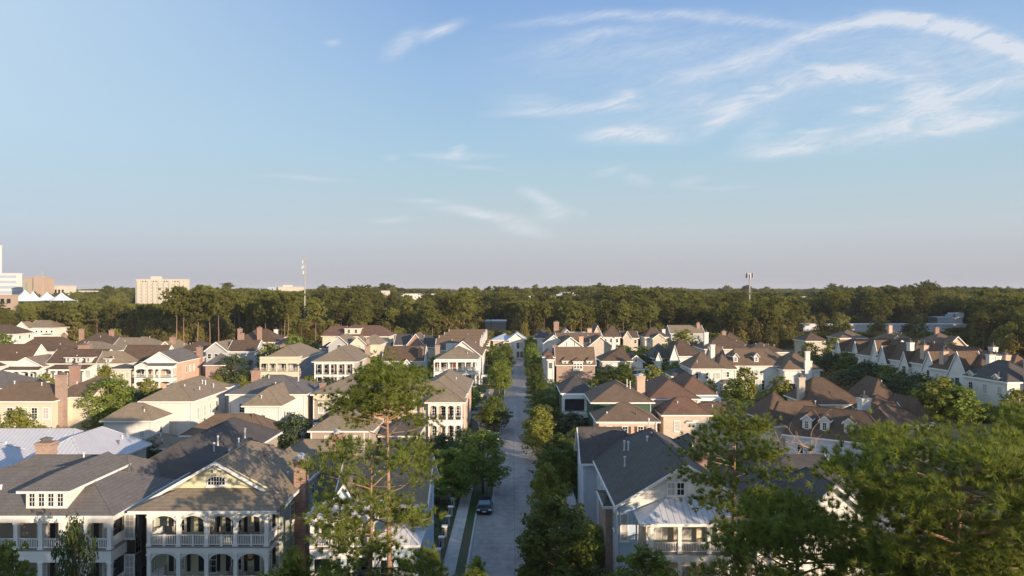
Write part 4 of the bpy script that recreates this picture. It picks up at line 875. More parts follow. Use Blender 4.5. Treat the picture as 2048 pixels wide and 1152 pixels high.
# white houses, far left
h = House('white_house', 'white gabled house with a wide four-light window, upper left', 'house', 31, 657, 8.0, wall='white', roof='tan', far=True)
PX = h.lx; v = h.vol(0, PX(57), 0, 9, 8.0, 3.6, 'y', 0, None, ov=.5); v2 = h.vol(PX(50), PX(101), 3, 16, 8.2, 3.8, 'x', 0, None, ov=.5); h.win(v, 'F', [PX(p) for p in (37.5, 41.5, 45.5, 49.5)], 5.8, .8, 1.7, 1, 2); h.part('awning', 'tan').box(PX(82), PX(99), 1.2, 2.99, 5.0, 5.15).box(PX(60), PX(74), 1.2, 2.99, 3.4, 3.55); h.vol(PX(60), PX(103), -3, 3.1, 3.0, .4, flat=True); h.spread(v2, 'F', 5, 6.2, .9, 1.0, nx=1, ny=1); h.done()
h = House('white_house', 'white house with three small square windows below the tents', 'house', 108, 652, 8.0, wall='white', roof='tan', far=True)
PX = h.lx; v = h.vol(0, PX(144), 0, 12, 8.0, 3.4, 'x', None, None, ov=.5); v2 = h.vol(PX(140), PX(172), 3, 14, 8.2, 3.6, 'y', None, None, roof='umber'); h.vol(PX(112), PX(160), 9, 18, 8.6, 5.0, 'x', 5, 0, roof='umber', ov=.4); h.win(v, 'F', [PX(p) for p in (119, 125, 131)], 6.6, .9, .9, 1, 1); h.spread(v2, 'R', 3, 5.5, .9, 1.6); h.vol(PX(112), PX(144), -2, 0, 4.6, .8, 'x'); h.done()
simple('white_house', 'brown-roofed house with pale gable cut by the left frame edge at the wood', -20, 30, 668, 7.4, 13, 4.2, 'x', 0, None, roof='umber', wall='white')

# ================================================================ centre and right middle distance
h = House('end_house', 'brick house with a pale blue metal roof closing the end of the street', 'house', 986, 680, 7.6, wall='peach', roof='bluemetal', far=True)
PX = h.lx; v = h.vol(0, PX(1020), 0, 11, 7.6, 2.4, 'x', None, 3, ov=.6); v2 = h.vol(PX(1018), PX(1050), -1.5, 12, 7.8, 2.8, 'y', 0, None, ov=.6, wall='white'); h.win(v, 'F', [PX(992), PX(1000)], 5.2, 1, 1.8); h.win(v2, 'F', [PX(1036), PX(1043)], 5.4, 1.1, 2.4); h.win(v2, 'F', [PX(1036), PX(1043)], 1.8, 1.1, 2.4)
h.porch([PX(1008), PX(1021)], -3, 0, [(.3, 3.4), (3.8, 7.0)], cw=.35); h.win((0, 9, -.02, 9, 9, 0), 'F', [PX(1011), PX(1016)], 5.3, .8, 2.2, 1, 2, shut='shutter'); h.done()
simple('brick_cottage', 'dark-roofed cottage with an orange brick front gable near the street end', 790, 818, 690, 6.4, 12, 4.0, 'x', 0, 0, wall='brick', roof='dark', extra=lambda h, W: (h.vol(W - .4, h.lx(849), -2, 12, 6.6, 4.4, 'y', 0, 0, wall='brick', ov=.3, roof='brown'), h.vol(h.lx(846), h.lx(880), 3, 14, 6.4, 3.6, 'x', 0, None, roof='dark')))
h = House('dark_roof_house', 'brown-roofed house with a white gable end and orange brick chimney left of the corner house', 'house', 765, 722, 6.6, wall='white', roof='umber', far=True)
v = h.vol(0, h.lx(847), 0, 10, 6.6, 4.2, 'x', 0, 0, ov=.3); h.chimney(h.lx(840), 1.4, 10.6, 1.6, 1.2, 'brick'); h.vol(h.lx(806), h.lx(826), -2.5, 1, 5.4, 2.0, 'y', 0, None, ov=.3); h.done()
simple('hip_house', 'plain brown hip roof at the wood edge above the stepped terrace', 908, 950, 672, 7.0, 11, 3.4, roof='redbrown', chim=[(946, 2, 10, 'brick')], win=1)
simple('dark_roof_house', 'low dark roof between the orange brick gable and the stepped terrace', 850, 905, 694, 6.2, 13, 4.0, roof='dark', wall='stucco', win=0)
# dormered house right of street
h = House('dormered_house', 'brown-roofed house with three white front dormers right of the street', 'house', 1113, 742, 3.4, wall='rosebrick', roof='brown')
PX = h.lx; v = h.vol(0, PX(1190), 0, 9, 5.2, 5.2, 'x', 0, 0, ov=.35, roof='brown')
for p, w_, n_ in ((1130.5, 1.7, 1), (1156, 2.9, 3), (1179, 1.7, 1)): h.dormer(PX(p), -.3 if n_ == 3 else .1, 3.4 if n_ == 3 else 4.4, w_, 3.0 if n_ == 3 else 2.1, 4, 'hip', n_, ww=.55, wh=1.4, rise=1.1)
h.done()
h = House('white_side_house', 'tall narrow white wing with red hipped roof left of the three-dormer house', 'house', 1087, 716, 7.6, wall='white', roof='redbrown', far=True)
v = h.vol(0, h.lx(1109), 2, 10, 7.8, 2, 'y', None, None, ov=.3); b = h.vol(h.lx(1095), h.lx(1107), 0, 2.2, 7.2, 1.2, 'x', ov=.3); h.win(b, 'F', h.lx(1101), 5.3, .9, 1.7); h.chimney(h.lx(1112), 9, 10.8, 1.2, 1, 'brick', 5); h.done()
h = House('white_gable_house', 'white house with stacked front gables and grey metal ridge behind the three-dormer house', 'house', 1090, 690, 8.0, wall='white', roof='brown', far=True)
PX = h.lx; h.vol(0, PX(1130), 8, 20, 8.0, 3.2, 'y', 0, 0, roof='dark', ov=.4); v = h.vol(PX(1118), PX(1164), 0, 12, 7.6, 3.4, 'y', 0, 0, ov=.5); h.vol(PX(1118), PX(1210), 10, 20, 8.2, 3.4, 'x', 0, 0, ov=.4); h.vol(PX(1180), PX(1226), 3, 18, 7.2, 3.8, 'y', 0, 0, ov=.4, wall='palebrick')
h.chimney(PX(1163), 1.5, 11, 1.6, 1.2, 'peach', 5); h.chimney(PX(1228), 1, 10.5, 1.3, 1.3, 'whitebrick', 0, pots=0); h.vents([(PX(1182), 3, 9), (PX(1150), -.2, 8), (PX(1134), -.2, 8)], h=.9); h.done()
h = House('metal_ridge_house', 'grey metal-roofed house with steep peach gable between the brick chimney and the far cottages', 'house', 1120, 676, 8.2, wall='peach', roof='metal', far=True)
PX = h.lx; h.vol(0, PX(1148), 0, 10, 8.2, 3.6, 'y', 0, 0, ov=.5, wall='greysiding'); h.vol(PX(1140), PX(1200), 1, 12, 7.4, 3.0, 'x', 0, 0, ov=.4); h.vol(PX(1186), PX(1208), 3, 16, 8.0, 5.4, 'y', 0, 0, ov=.3, roof='umber'); h.chimney(PX(1180), 2, 12, 1.8, 1.4, 'peach', 5); h.chimney(PX(1115), 8, 14.5, 2.2, 1.5, 'brick', 5); h.done()
simple('slate_hip_house', 'small slate-blue hipped house with a white gable just right of the street end', 1066, 1106, 676, 7.4, 12, 3.8, roof='dark', wall='white', extra=lambda h, W: h.vol(W * .62, W + 1, -4, 4, 5.2, 2.2, 'y', 0, None, ov=.3))
simple('far_cottage', 'dark cottage roof with a tall lit hip end, first cottage right of the peach gable', 1205, 1240, 674, 6.6, 12, 4.8, roof='umber', ia=5, ib=2, chim=[])
simple('far_cottage', 'pink-walled gabled cottage with white eaves, second cottage right of the peach gable', 1245, 1276, 676, 6.0, 12, 3.0, 'x', 0, 0, wall='palebrick', roof='umber', extra=lambda h, W: h.vol(0, W * .5, -2.5, 4, 6.2, 3.2, 'y', 0, None, ov=.35, wall='palebrick'))
simple('far_cottage', 'cottage with dark hip roof, cream front gable and round white vent', 1290, 1335, 674, 6.2, 12, 4.2, roof='umber', ia=4, ib=4, extra=lambda h, W: h.vol(W * .3, W * .85, -2.5, 4, 5.6, 2.4, 'y', 0, None, ov=.35, wall='palebrick'), chim=[(1327, 3, 9.6, 'whitebrick')])
simple('far_house', 'grey-green gabled house behind a big sunlit tree at the wood edge, centre right', 1342, 1408, 667, 7.0, 12, 3.8, 'x', 0, 0, roof='tan', wall='greysiding', chim=[(1396, 4, 12, 'brick')])
simple('trellis_house', 'little white gabled house behind a garden trellis, centre right', 1258, 1286, 724, 5.4, 12, 2.2, 'y', 0, 0, roof='umber', win=0, extra=lambda h, W: (h.win((0, W, 0, 1, 1, 0), 'F', W / 2, 5.9, .5, .8, 1, 1), h.porch([-1.5, 0, 2, 4, W + 3], -4, 0, [(.2, 3.6)], rail=False, cw=.25, side='LR', ceil='deck')))
simple('dark_roof_house', 'dark house roof left of the little gabled house, with a brown lit hip end', 1205, 1262, 722, 6.0, 13, 4.0, roof='umber', win=0, ia=8, ib=3, chim=[])
# white estate
h = House('white_estate', 'long cream-white mansion with brown hipped roofs, two arched dormers and white chimneys', 'house', 1384, 737, 6.9, wall='whitebrick', roof='brown')
PX = h.lx; a = h.vol(0, PX(1446), 0, 12, 6.9, 3.9, 'x', 4, 4, ov=.5); a2 = h.vol(PX(1440), PX(1473), .8, 11, 6.7, 3.6, 'x', 4, 4, ov=.4); m = h.vol(PX(1468), PX(1590), 3.5, 14.5, 7.3, 4.3, 'x', 3, 4, ov=.5); r_ = h.vol(PX(1566), PX(1638), -.6, 11.5, 6.7, 4.2, 'y', None, None, ov=.5); bk = h.vol(PX(1448), PX(1470), 8, 18, 7.0, 4.8, 'x', 0, 0)
h.win(a, 'F', [PX(p) for p in (1394, 1414, 1433.5)], 4.9, .65, 1.5, 1, 2, shut='greyshutter'); h.win(a2, 'F', [PX(1450.5), PX(1457.5)], 5.2, .6, 1.3, 1, 2); h.win(m, 'F', [PX(p) for p in (1476, 1482, 1489, 1496)], 5.4, .9, 2.2, 1, 3); h.win(m, 'F', [PX(1524), PX(1530)], 5.3, .65, 1.4, 1, 2, shut='greyshutter')
h.win(m, 'F', [PX(p) for p in (1511, 1517, 1523, 1529, 1535)], 1.9, .78, 2.8, 1, 3); h.win(r_, 'F', [PX(1598), PX(1622)], 5.0, .8, 1.6, 1, 2, pane='blind'); h.win(r_, 'F', [PX(1582), PX(1597)], 1.7, 1.6, 2.4, 2, 2); h.win(r_, 'R', [3, 7], 4.8, .9, 1.6); h.vol(PX(1443), PX(1457), -1.2, 0, 3.2, .8, 'x', .4, .4, ov=.3)
for p in (1481.5, 1524): h.dormer(PX(p), 4.3, 8.2, 1.2, 1.5, 4, 'gable', 1, ww=.5, wh=1.0, rise=1.0, ov=.3)
h.chimney(PX(1439.5), 7, 12.8, 1.2, 1.1, 'whitebrick', 6, pots=1); h.chimney(PX(1613), -.9, 9.0, 1.9, .9, 'whitebrick', 0, cap=False); h.chimney(PX(1612), -.8, 11.6, 1.2, .8, 'whitebrick', 8.9, pots=1); h.done()
# green and brick house
h = House('green_house', 'dark green house with brown hipped roof and brick front wing, first right of the street', 'house', 1186, 804, 8.2, wall='green', roof='brown')
PX = h.lx; v = h.vol(0, PX(1303), 0, 14, 8.2, 2.9, 'y', None, None, ov=.5); l = h.vol(h.lx(1126, 11), 1, 11, 22, 8.2, 2.9, 'x', None, 5, ov=.5, roof='dark'); lx0, lx1 = h.lx(1126, 11), h.lx(1179, 11)
h.porch([lx0, lx0 + 4.3], 10.2, 11, [(1, 4.4), (4.9, 8.0)], rail=False, cw=.5, beamh=.8, side='', cm='trim'); h.part('screen', 'screen').box(lx0 + .3, lx0 + 4.0, 10.55, 10.62, 5.0, 7.3); h.part('bay', 'white').box(lx1 - 3.6, lx1 + .2, 8.4, 10.95, 0, 4.6); bay = (lx1 - 3.6, lx1 + .2, 8.4, 10.9, 4, 0); h.win(bay, 'F', [lx1 - 2.5, lx1 - .9], 2.8, .95, 2.2, 1, 3)
f_ = h.vol(PX(1186), h.lx(1313, -8.6), -8.6, -.3, 6.4, 2.4, 'x', 4, 4, ov=.55, wall='peach'); yy = -8.6; h.win(f_, 'F', [h.lx(p, yy) for p in (1219, 1250, 1281)], 4.6, .8, 1.75, 2, 4, shut='browns'); h.part('frieze_and_lit_band', 'trim').box(-.05, f_[1] + .05, yy - .07, yy - .003, 5.9, 6.25)
h.vents([(7.0, 2.5, 10.6), (6.6, 3.5, 10.8)], h=.8); h.vents([(5.5, 7, 10.3)], h=.4); h.done()
h = House('brick_wing_house', 'brick house with red-brown hipped roofs and a brick chimney, second right of the street', 'house', 1313, 797, 8.2, wall='stucco', roof='redbrown')
PX = h.lx; v = h.vol(-1, PX(1396), 0, 15, 8.2, 3.0, 'y', None, None, ov=.5); v2 = h.vol(PX(1370), PX(1440), 3.5, 17, 8.4, 3.2, 'y', None, None, ov=.5); h.porch([h.lx(1398, 1), h.lx(1440, 1)], 1, 3.5, [(4.6, 8.2), (1, 4.2)], cw=.35, beamh=.6, side='R'); h.win((0, 20, 3.45, 9, 9, 0), 'F', h.lx(1415, 3.5), 6.2, 1.3, 2.1, 2, 3, pane='blind')
lo = h.vol(h.lx(1327, -6.5), h.lx(1418, -6.5), -6.5, -.3, 6.4, 2.7, 'x', None, None, ov=.5, wall='palebrick'); h.win(lo, 'F', [h.lx(1354, -6.5), h.lx(1391, -6.5)], 4.4, .85, 1.7, 2, 3, pane='blind'); h.chimney(h.lx(1281, 4), 4, 11.8, 1.5, 1.3, 'peach', 0, cap='metal'); h.done()

# ================================================================ dark-roofed cluster, right
h = House('hip_cluster_house', 'stucco house with steep dark pyramid roof left of the dead tree', 'house', 1540, 841, 6.2, rz=R(6), wall='stucco', roof='umber')
PX = h.lx; v = h.vol(0, PX(1606), 0, 8.5, 6.2, 4.3, 'x', 4.2, 4.2, ov=.8); h.vol(-12, 1, 6, 13, 5.2, 2.6, 'x'); h.vol(3.5, 6.5, -1.2, .2, 4.4, .8, 'y', roof='dark', ov=.4); h.win(v, 'L', [4], 3.6, .9, 1.8); h.done()
h = House('hip_cluster_house', 'cream house under a long steep brown roof behind the pyramid-roofed house', 'house', 1622, 808, 6.2, wall='cream', roof='umber')
PX = h.lx; v = h.vol(0, PX(1725), 0, 11.5, 6.2, 4.4, 'x', 2.8, 5, ov=.6); h.vol(PX(1735), PX(1800), -1, 10, 6.0, 4.8, 'y', None, None, ov=.5); h.chimney(PX(1619), 4, 10.8, 1.2, 1.2, 'palebrick', 4); h.win(v, 'F', [3, 7], 4.9, .8, .9); h.done()
h = House('hip_cluster_house', 'house with hipped brown roof rising just left of the big pines', 'house', 1765, 858, 6.0, wall='cream', roof='umber')
PX = h.lx; v = h.vol(0, PX(1880), 3, 14, 6.2, 4.0, 'x', 3.4, None, ov=.5); h.vol(PX(1870), PX(1905), 6, 16, 6, 3.6, 'y', None, None); h.done()
h = House('dormer_garage', 'lilac garage building with white dormers and dark carriage doors behind the dead tree', 'garage', 1571, 868, 5.2, rz=R(-33), wall='lilac', roof='umber')
v = h.vol(0, 15, 0, 9.5, 5.2, 4.0, 'x', 2.0, 4.0, ov=.5)
for x in (3.0, 5.6, 9.0): h.dormer(x, .9, 5.9, 1.3, 1.8, 3.4, 'gable', 1, ww=.5, wh=1.1, rise=.8, ov=.25)
for x in (5.0, 8.6, 12): h.part('garage_door', 'shutter').box(x - 1.2, x + 1.2, -.06, -.004, 0, 2.5)
h.win(v, 'F', 2.2, 3.2, .8, 1.5); h.vol(9, 16, 3, 16, 5.4, 4.2, 'y', None, None, ov=.5); h.done()
h = House('white_chimney_house', 'dark roof with a flared white chimney between the dormer garage and the pines', 'house', 1712, 862, 5.4, rz=R(8), wall='cream', roof='umber')
v = h.vol(0, 10, 0, 9, 5.4, 3.8, 'x', None, 0, ov=.5); h.vol(-12, 1, 5, 12, 5.6, 3.4, 'x'); h.chimney(3.2, 2.6, 10.2, 1.6, 1.3, 'whitebrick', 5, pots=1); h.done()

# ================================================================ far right terraces of steep white gables
def town(Yn, Yf, label, wall='whitebrick', roof='umber', gab=(), chim=(), ze=8.8, rise=3.9, win=2, dorm=(), ie=None, extra=None, rear='redbrown'):
    """one house of the row that runs away along the right: fronts look left, gable ends look at the viewer"""
    X = lambda Y: 101 + .12 * (Y - 147); h = House('townhouse', label, 'house', at=(X(Yf), Yf), ze=ze, rz=R(-83.2), wall=wall, roof=roof, far=True); W = (Yf - Yn) * 1.007
    v = h.vol(0, W, 0, 9, ze, rise, 'x', 0 if ie else None, ie, ov=.3); h.vol(-1, W - 1, 8, 18, ze - .4, rise + .2, 'x', 3, 3, roof=rear, wall='cream', ov=.3)
    for (a, b_, g_, out) in gab: g = h.vol(a, b_, -out, 4, ze - 1.4, g_, 'y', 0, 0, ov=.2, wall='whitebrick'); h.win(g, 'F', (a + b_) / 2, ze - 2.2, 1.3, 1.9, 2, 3); h.win(g, 'F', (a + b_) / 2, 2.0, 1.5, 2.2, 2, 3); h.part('balcony', 'iron').box((a + b_) / 2 - .9, (a + b_) / 2 + .9, -out - .5, -out - .06, ze - 3.9, ze - 3.0)
    h.spread(v, 'F', win, ze - 2.2, 1.1, 1.9); h.spread(v, 'F', win, 2.0, 1.2, 2.2); h.win(v, 'R', [4], ze - 2.4, .8, 1.6)
    for x in dorm: h.dormer(x, -.05, ze - .5, 1.5, 1.2, 3, 'gable', 1, ww=.7, wh=.9, rise=.7)
    for (x, y, zt, m_) in chim: h.chimney(x, y, zt, 1.5, 1.3, m_, 0, pots=1)
    if extra: extra(h, v)
    h.done(); return h
town(146.7, 158.5, 'white townhouse with navy roof, arched balcony dormers and pale chimney, nearest of the right-hand row', roof='dark', dorm=(2, 9), chim=[(12.4, 4.6, 13.4, 'palebrick'), (1, 7, 13.2, 'whitebrick')], win=3)
town(159, 175, 'white townhouse with one tall steep gable and Juliet balcony, second of the right-hand row', gab=[(7.5, 14, 6.4, 1.2)], chim=[(3, 1.5, 13, 'peach'), (15.5, 7, 13.2, 'peach')], win=3, rise=4.4)
town(175.5, 192, 'white townhouse with two small gables and peach chimney, third of the right-hand row', gab=[(1, 4.6, 4.2, .8), (10, 15, 5.0, 1)], chim=[(7.5, 1.5, 13.5, 'peach'), (16, 14, 13.6, 'whitebrick')], rise=4.6, win=2, rear='umber')
town(192.5, 208, 'townhouse with steep dark roof and one slim white gable, fourth of the right-hand row', gab=[(2, 6, 5.2, .9)], chim=[(12, 2, 13.4, 'whitebrick')], rise=4.8, ze=8.2, rear='umber')
town(208.5, 223, 'townhouse with very steep roof and bare white gable end, fifth of the right-hand row', gab=[(8, 12.5, 6.5, 1)], rise=5.4, ie=0, ze=7.8, rear='umber')
town(225, 247, 'low townhouse with navy roof and slim white gable, last of the right-hand row', gab=[(3, 7, 5, .8), (13, 17, 5.4, 1)], rise=4.2, ze=7.2, ie=0, rear='umber')
h = House('townhouse', 'brown-roofed townhouse with sunlit cream wall cut by the right frame edge', 'house', at=(gx(2018, 150), 150), ze=7.4, wall='cream', roof='redbrown', far=True); v = h.vol(0, 14, 0, 12, 7.4, 4.2, 'x', None, None); h.spread(v, 'F', 3, 5.6, .9, 1.7); h.chimney(1.5, 8, 13.5, 1.3, 1.2, 'whitebrick', 5, pots=1); h.done()
simple('far_cottage', 'brown hipped cottage with a pale front gable above the bare brown garden, right', 1612, 1655, 682, 6.4, 12, 3.4, roof='umber', wall='palebrick', win=1)
simple('far_cottage', 'plain tan-roofed house left of the peach cottages, at the wood edge on the right', 1680, 1734, 676, 6.6, 12, 3.4, roof='brown', wall='palebrick', win=2)
simple('far_cottage', 'peach brick cottage with chimney and small vents, left of the pair below the office', 1775, 1830, 681, 6.6, 13, 4.2, roof='brown', wall='peach', chim=[(1780, 5, 12.8, 'peach')], extra=lambda h, W: h.vol(0, W * .4, -3, 5, 6.2, 2.8, 'y', 0, None, ov=.4, wall='peach'), vent=2)
simple('far_cottage', 'peach brick cottage with crossed gables and chimney, right of the pair below the office', 1868, 1932, 690, 6.8, 14, 4.6, roof='brown', wall='peach', chim=[(1873, 7, 13.2, 'brick')], extra=lambda h, W: h.vol(W * .3, W * .85, -3, 5, 6.4, 4.0, 'y', 0, None, ov=.5, wall='peach'))
# roofs between the estate and the wood
simple('dark_terrace', 'navy-roofed house with white gable ends left of the mansion, in shadow', 1308, 1345, 716, 6.6, 14, 4.2, roof='dark', wall='white', win=2, extra=lambda h, W: (h.vol(0, W * .35, -2, 4, 5.6, 3, 'y', 0, 0, ov=.2), h.vol(W * .75, W * 1.25, -3, 5, 6.0, 5.0, 'y', 0, 0, ov=.2)))
simple('dark_terrace', 'tall brown lit gable roof just left of the mansion chimney', 1348, 1408, 712, 7.4, 16, 5.0, roof='umber', wall='white', win=0, ia=4, ib=6)
simple('dark_terrace', 'long dark roof with a white chimney behind the mansion', 1410, 1500, 698, 7.4, 14, 4.4, roof='umber', wall='stucco', win=0, chim=[(1412, 4, 13, 'whitebrick'), (1447, 10, 13, 'brick')])
simple('dark_terrace', 'brown hipped roof with lit end behind the right half of the mansion', 1446, 1494, 690, 7.4, 13, 4.6, roof='umber', wall='stucco', win=0)
simple('dark_terrace', 'low brown roof with vents at the right end behind the mansion', 1495, 1575, 704, 6.6, 14, 3.0, roof='umber', wall='stucco', win=0, vent=4)
simple('low_roof', 'small flat dark roof tucked between the green house garden and the mansion', 1345, 1384, 752, 4.6, 9, 2.0, roof='dark', wall='stucco', win=0)
simple('low_roof', 'white flat-roofed garden building behind the red-brown roofs', 1278, 1330, 756, 4.2, 8, .4, roof='metal', wall='white', win=0)
# ================================================================ far buildings
def slab(name, label, px0, px1, pyt, Y, d, wall, rows=0, cols=0, glass='darkglass', cat='building', zb=0, cap=None, band=False, frac=(.55, .5), extra=None, rz=0, group=None):
    W = (px1 - px0) * Y / F; top = zz(pyt, Y); e = empty(name, (gx(px0, Y), Y, 0), rz); tag(e, label, cat, group)
    MB().box(0, W, 0, d, zb, top).build('wall', wall, e)
    MB().box(-.3, W + .3, -.3, d + .3, top + .002, top + .9).build('parapet', cap or wall, e)
    if band:
        for r in range(rows): z = zb + (top - zb) * (r + .5) / rows; MB().box(.5, W - .5, -.12, -.004, z - (top - zb) / rows * .25, z + (top - zb) / rows * .25).build('window_band', glass, e)
    elif rows:
        ww, hh = W / cols * frac[0], (top - zb) / rows * frac[1]; g = MB().box(-ww / 2, ww / 2, -.15, -.003, -hh / 2, hh / 2).mesh('window', glass); st = MB(); k = 0
        for r in reversed(range(rows)):
            for c in range(cols):
                x, z = W * (c + .5) / cols, zb + (top - zb) * (r + .45) / rows; k += 1
                if k <= 100: link('window', g, e, (x, 0, z))
                else: st.box(x - ww / 2, x + ww / 2, -.15, -.003, z - hh / 2, z + hh / 2)
        if st.f: o = st.build('windows', glass, e); o['kind'] = 'stuff'
    if extra: extra(e, W, top, d)
    HOLES.append((gx((px0 + px1) / 2, Y), Y + d / 2, max(W, d) * .5 + 6, W / 2 + 6, d / 2 + 10)); return e
def apt(e, W, top, d):
    for k in range(9): x = W * (k + .5) / 9; MB().box(x - 2, x + 2, -1.2, -.2, 0, top - 1.5 - (k % 2) * 2).build('bay', 'ivory', e)
    MB().box(W * .28, W * .45, 3, d - 3, top + .9, top + 4.5).build('plant_room', 'ivory', e); MB().box(-.8, 0, 0, d, 0, top - 2).build('side_shade_wall', 'galv', e)  # grey strip paints the tower's left edge as shaded
slab('apartment_tower', 'cream apartment tower block rising over the wood, left of centre', 272, 369, 559.5, 900, 14, 'ivory', 10, 18, extra=apt, frac=(.42, .4))
slab('glass_office', 'white banded office block with glass corner at the far left', -4, 34, 548, 760, 8, 'officewhite', 8, 1, 'officeblue', band=True)
slab('white_tower', 'slender white tower cut by the left frame edge', -16, 1.5, 492, 840, 2, 'officewhite')
slab('sandstone_office', 'pink sandstone office tower with green glass strip, far left', 46, 88, 557, 720, 16, 'salmon', 1, 3, 'greenglass', frac=(.3, .9), extra=lambda e, W, t, d: (MB().box(W * .55, W * .95, -2, 6, 0, t + 2).build('wing', 'salmon', e), [MB().lathe(W * (.7 + .06 * k), 5, [(.15, t + 2), (.1, t + 9)], 5).build('mast', 'galv', e) for k in range(3)]))
slab('yellow_office', 'stepped yellow stone block right of the pink office tower', 94, 129, 573, 740, 20, 'ivory', 3, 5)
slab('garage_block', 'tan parking block behind trees at the far left edge', -40, 24, 592, 470, 6, 'salmon', 4, 5, 'darkglass')
slab('long_office', 'low flat cream office on the horizon between the tents and the apartment tower', 153, 200, 582, 1700, 30, 'ivory', 1, 6, band=False)
slab('small_far_block', 'tiny white block on the horizon right of the low cream office', 232, 241, 581.5, 1900, 20, 'officewhite')
slab('white_office', 'white and cream stepped office with blue side above the treetops, left of the mast', 556, 596, 574.5, 1250, 40, 'ivory', 1, 1, extra=lambda e, W, t, d: (MB().box(-20, 0, 4, d, 0, t + .5).build('side_block', 'officeblue', e), MB().box(W * .2, W * .55, 5, 20, t, t + 4).build('plant_room', 'ivory', e), MB().box(-36, -19, 8, d, 0, t - 4).build('side_block', 'officeblue', e)))
slab('dark_glass_office', 'wide dark glass office with white rooftop block, centre left', 752, 892, 601, 640, 30, 'darkglass', 1, 1, cap='tan', extra=lambda e, W, t, d: (MB().box(W * .33, W * .83, 5, 22, t + .9, t + 6.2).build('rooftop_block', 'officewhite', e), MB().box(W * .28, W * .34, 6, 18, t + .9, t + 6.8).build('rooftop_block', 'ivory', e), MB().box(W * .70, W * .72, 4.9, 5, t + 1, t + 6).build('rooftop_gap', 'darkglass', e), MB().box(W * .03, W * .14, 14, 22, t + 2, t + 9).build('rooftop_block', 'ivory', e)))
slab('dark_glass_office', 'low dark glass office with blue-white rooftop block, centre right', 1022, 1180, 598, 660, 30, 'darkglass', 1, 1, extra=lambda e, W, t, d: (MB().box(W * .43, W * .70, 5, 22, t + .9, t + 6.5).build('rooftop_block', 'officeblue', e), MB().box(W * .70, W * .80, 5, 16, t + .9, t + 6.3).build('rooftop_block', 'officewhite', e), MB().box(W * .80, W * .87, 5, 14, t + .9, t + 4).build('rooftop_block', 'salmon', e), MB().box(W * .22, W * .30, 5, 14, t + .9, t + 3).build('rooftop_block', 'officewhite', e)))
slab('brick_warehouse', 'low brick building with white parapet behind the street-end house', 970, 1012, 645, 430, 22, 'stucco', 0, 0, cap='officewhite')
slab('white_roof_store', 'very long low white-roofed store seen in pieces through the trees on the right', 1606, 1932, 651, 405, 7, 'officewhite', 0, 0, cap='officewhite')
slab('white_office', 'two-level blue-white office with rooftop plant, right edge of the wood', 1875, 1925, 637, 440, 10, 'officewhite', 1, 6, extra=lambda e, W, t, d: (MB().box(W * .55, W * .75, 1, 6, t, t + 2.5).build('rooftop_block', 'officeblue', e), MB().box(W * .68, W * 1.1, 1, 7, t + .9, t + 3.5).build('rooftop_block', 'officewhite', e)))
slab('white_shed', 'small white shed roof high in the right-hand wood', 1700, 1723, 621, 560, 18, 'officewhite'); slab('white_shed', 'tiny white shed roof left of the others, below the red tree', 1602, 1622, 619, 560, 16, 'officewhite')
slab('long_flat_roof', 'thin pale flat roof line near the horizon, right of the lattice mast', 1548, 1628, 594.5, 900, 20, 'galv', 0, 0, cap='officewhite')
slab('pale_store', 'pale low buildings glimpsed through the pines left of the pole mast', 440, 505, 608, 620, 24, 'stucco', 0, 0, cap='officewhite')
slab('pale_store', 'pale low buildings glimpsed through the pines right of the pole mast', 640, 690, 606, 620, 24, 'stucco', 0, 0, cap='officewhite')
slab('blue_store', 'blue-grey building with a dark roof just behind the pole mast', 590, 626, 611, 560, 20, 'officeblue', 0, 0)
# tents: tensioned membrane peaks
def tent(px, Y, w, base, top, label):
    e = empty('tent_roof', (gx(px, Y), Y, 0)); tag(e, label, 'tent roof', 'white membrane peaks of the pavilion'); m = MB(); n, rr = 16, 8
    for i in range(rr):
        for k in range(n):
            def P(i_, k_):
                t = i_ / rr; a = 2 * math.pi * k_ / n; r = w / 2 * t * (1 - .10 * (k_ % 4 != 0) * t); return (r * math.cos(a), r * math.sin(a), base + (top - base) * (1 - t) ** 2.0)
            m.poly(P(i, k), P(i + 1, k), P(i + 1, k + 1), P(i, k + 1))
    m.build('membrane', 'tent', e); MB().lathe(0, 0, [(.25, 0), (.15, top + 1.5)], 6).build('mast', 'galv', e)
    for k in range(4): a = math.pi / 2 * k; MB().lathe(w / 2 * math.cos(a), w / 2 * math.sin(a), [(.3, 0), (.2, base + .5)], 6).build('post', 'galv', e)
    HOLES.append((gx(px, Y), Y, w / 2 + 4))
tent(50, 560, 30, 19.6, 28.5, 'white membrane tent peak, leftmost of the pavilion'); tent(66, 575, 20, 19.8, 27.4, 'white membrane tent peak, second of the pavilion'); tent(94, 590, 28, 19.8, 26.6, 'low white membrane tent peak in the middle of the pavilion'); tent(123, 560, 26, 20, 26.6, 'white membrane tent peak, rightmost of the pavilion')
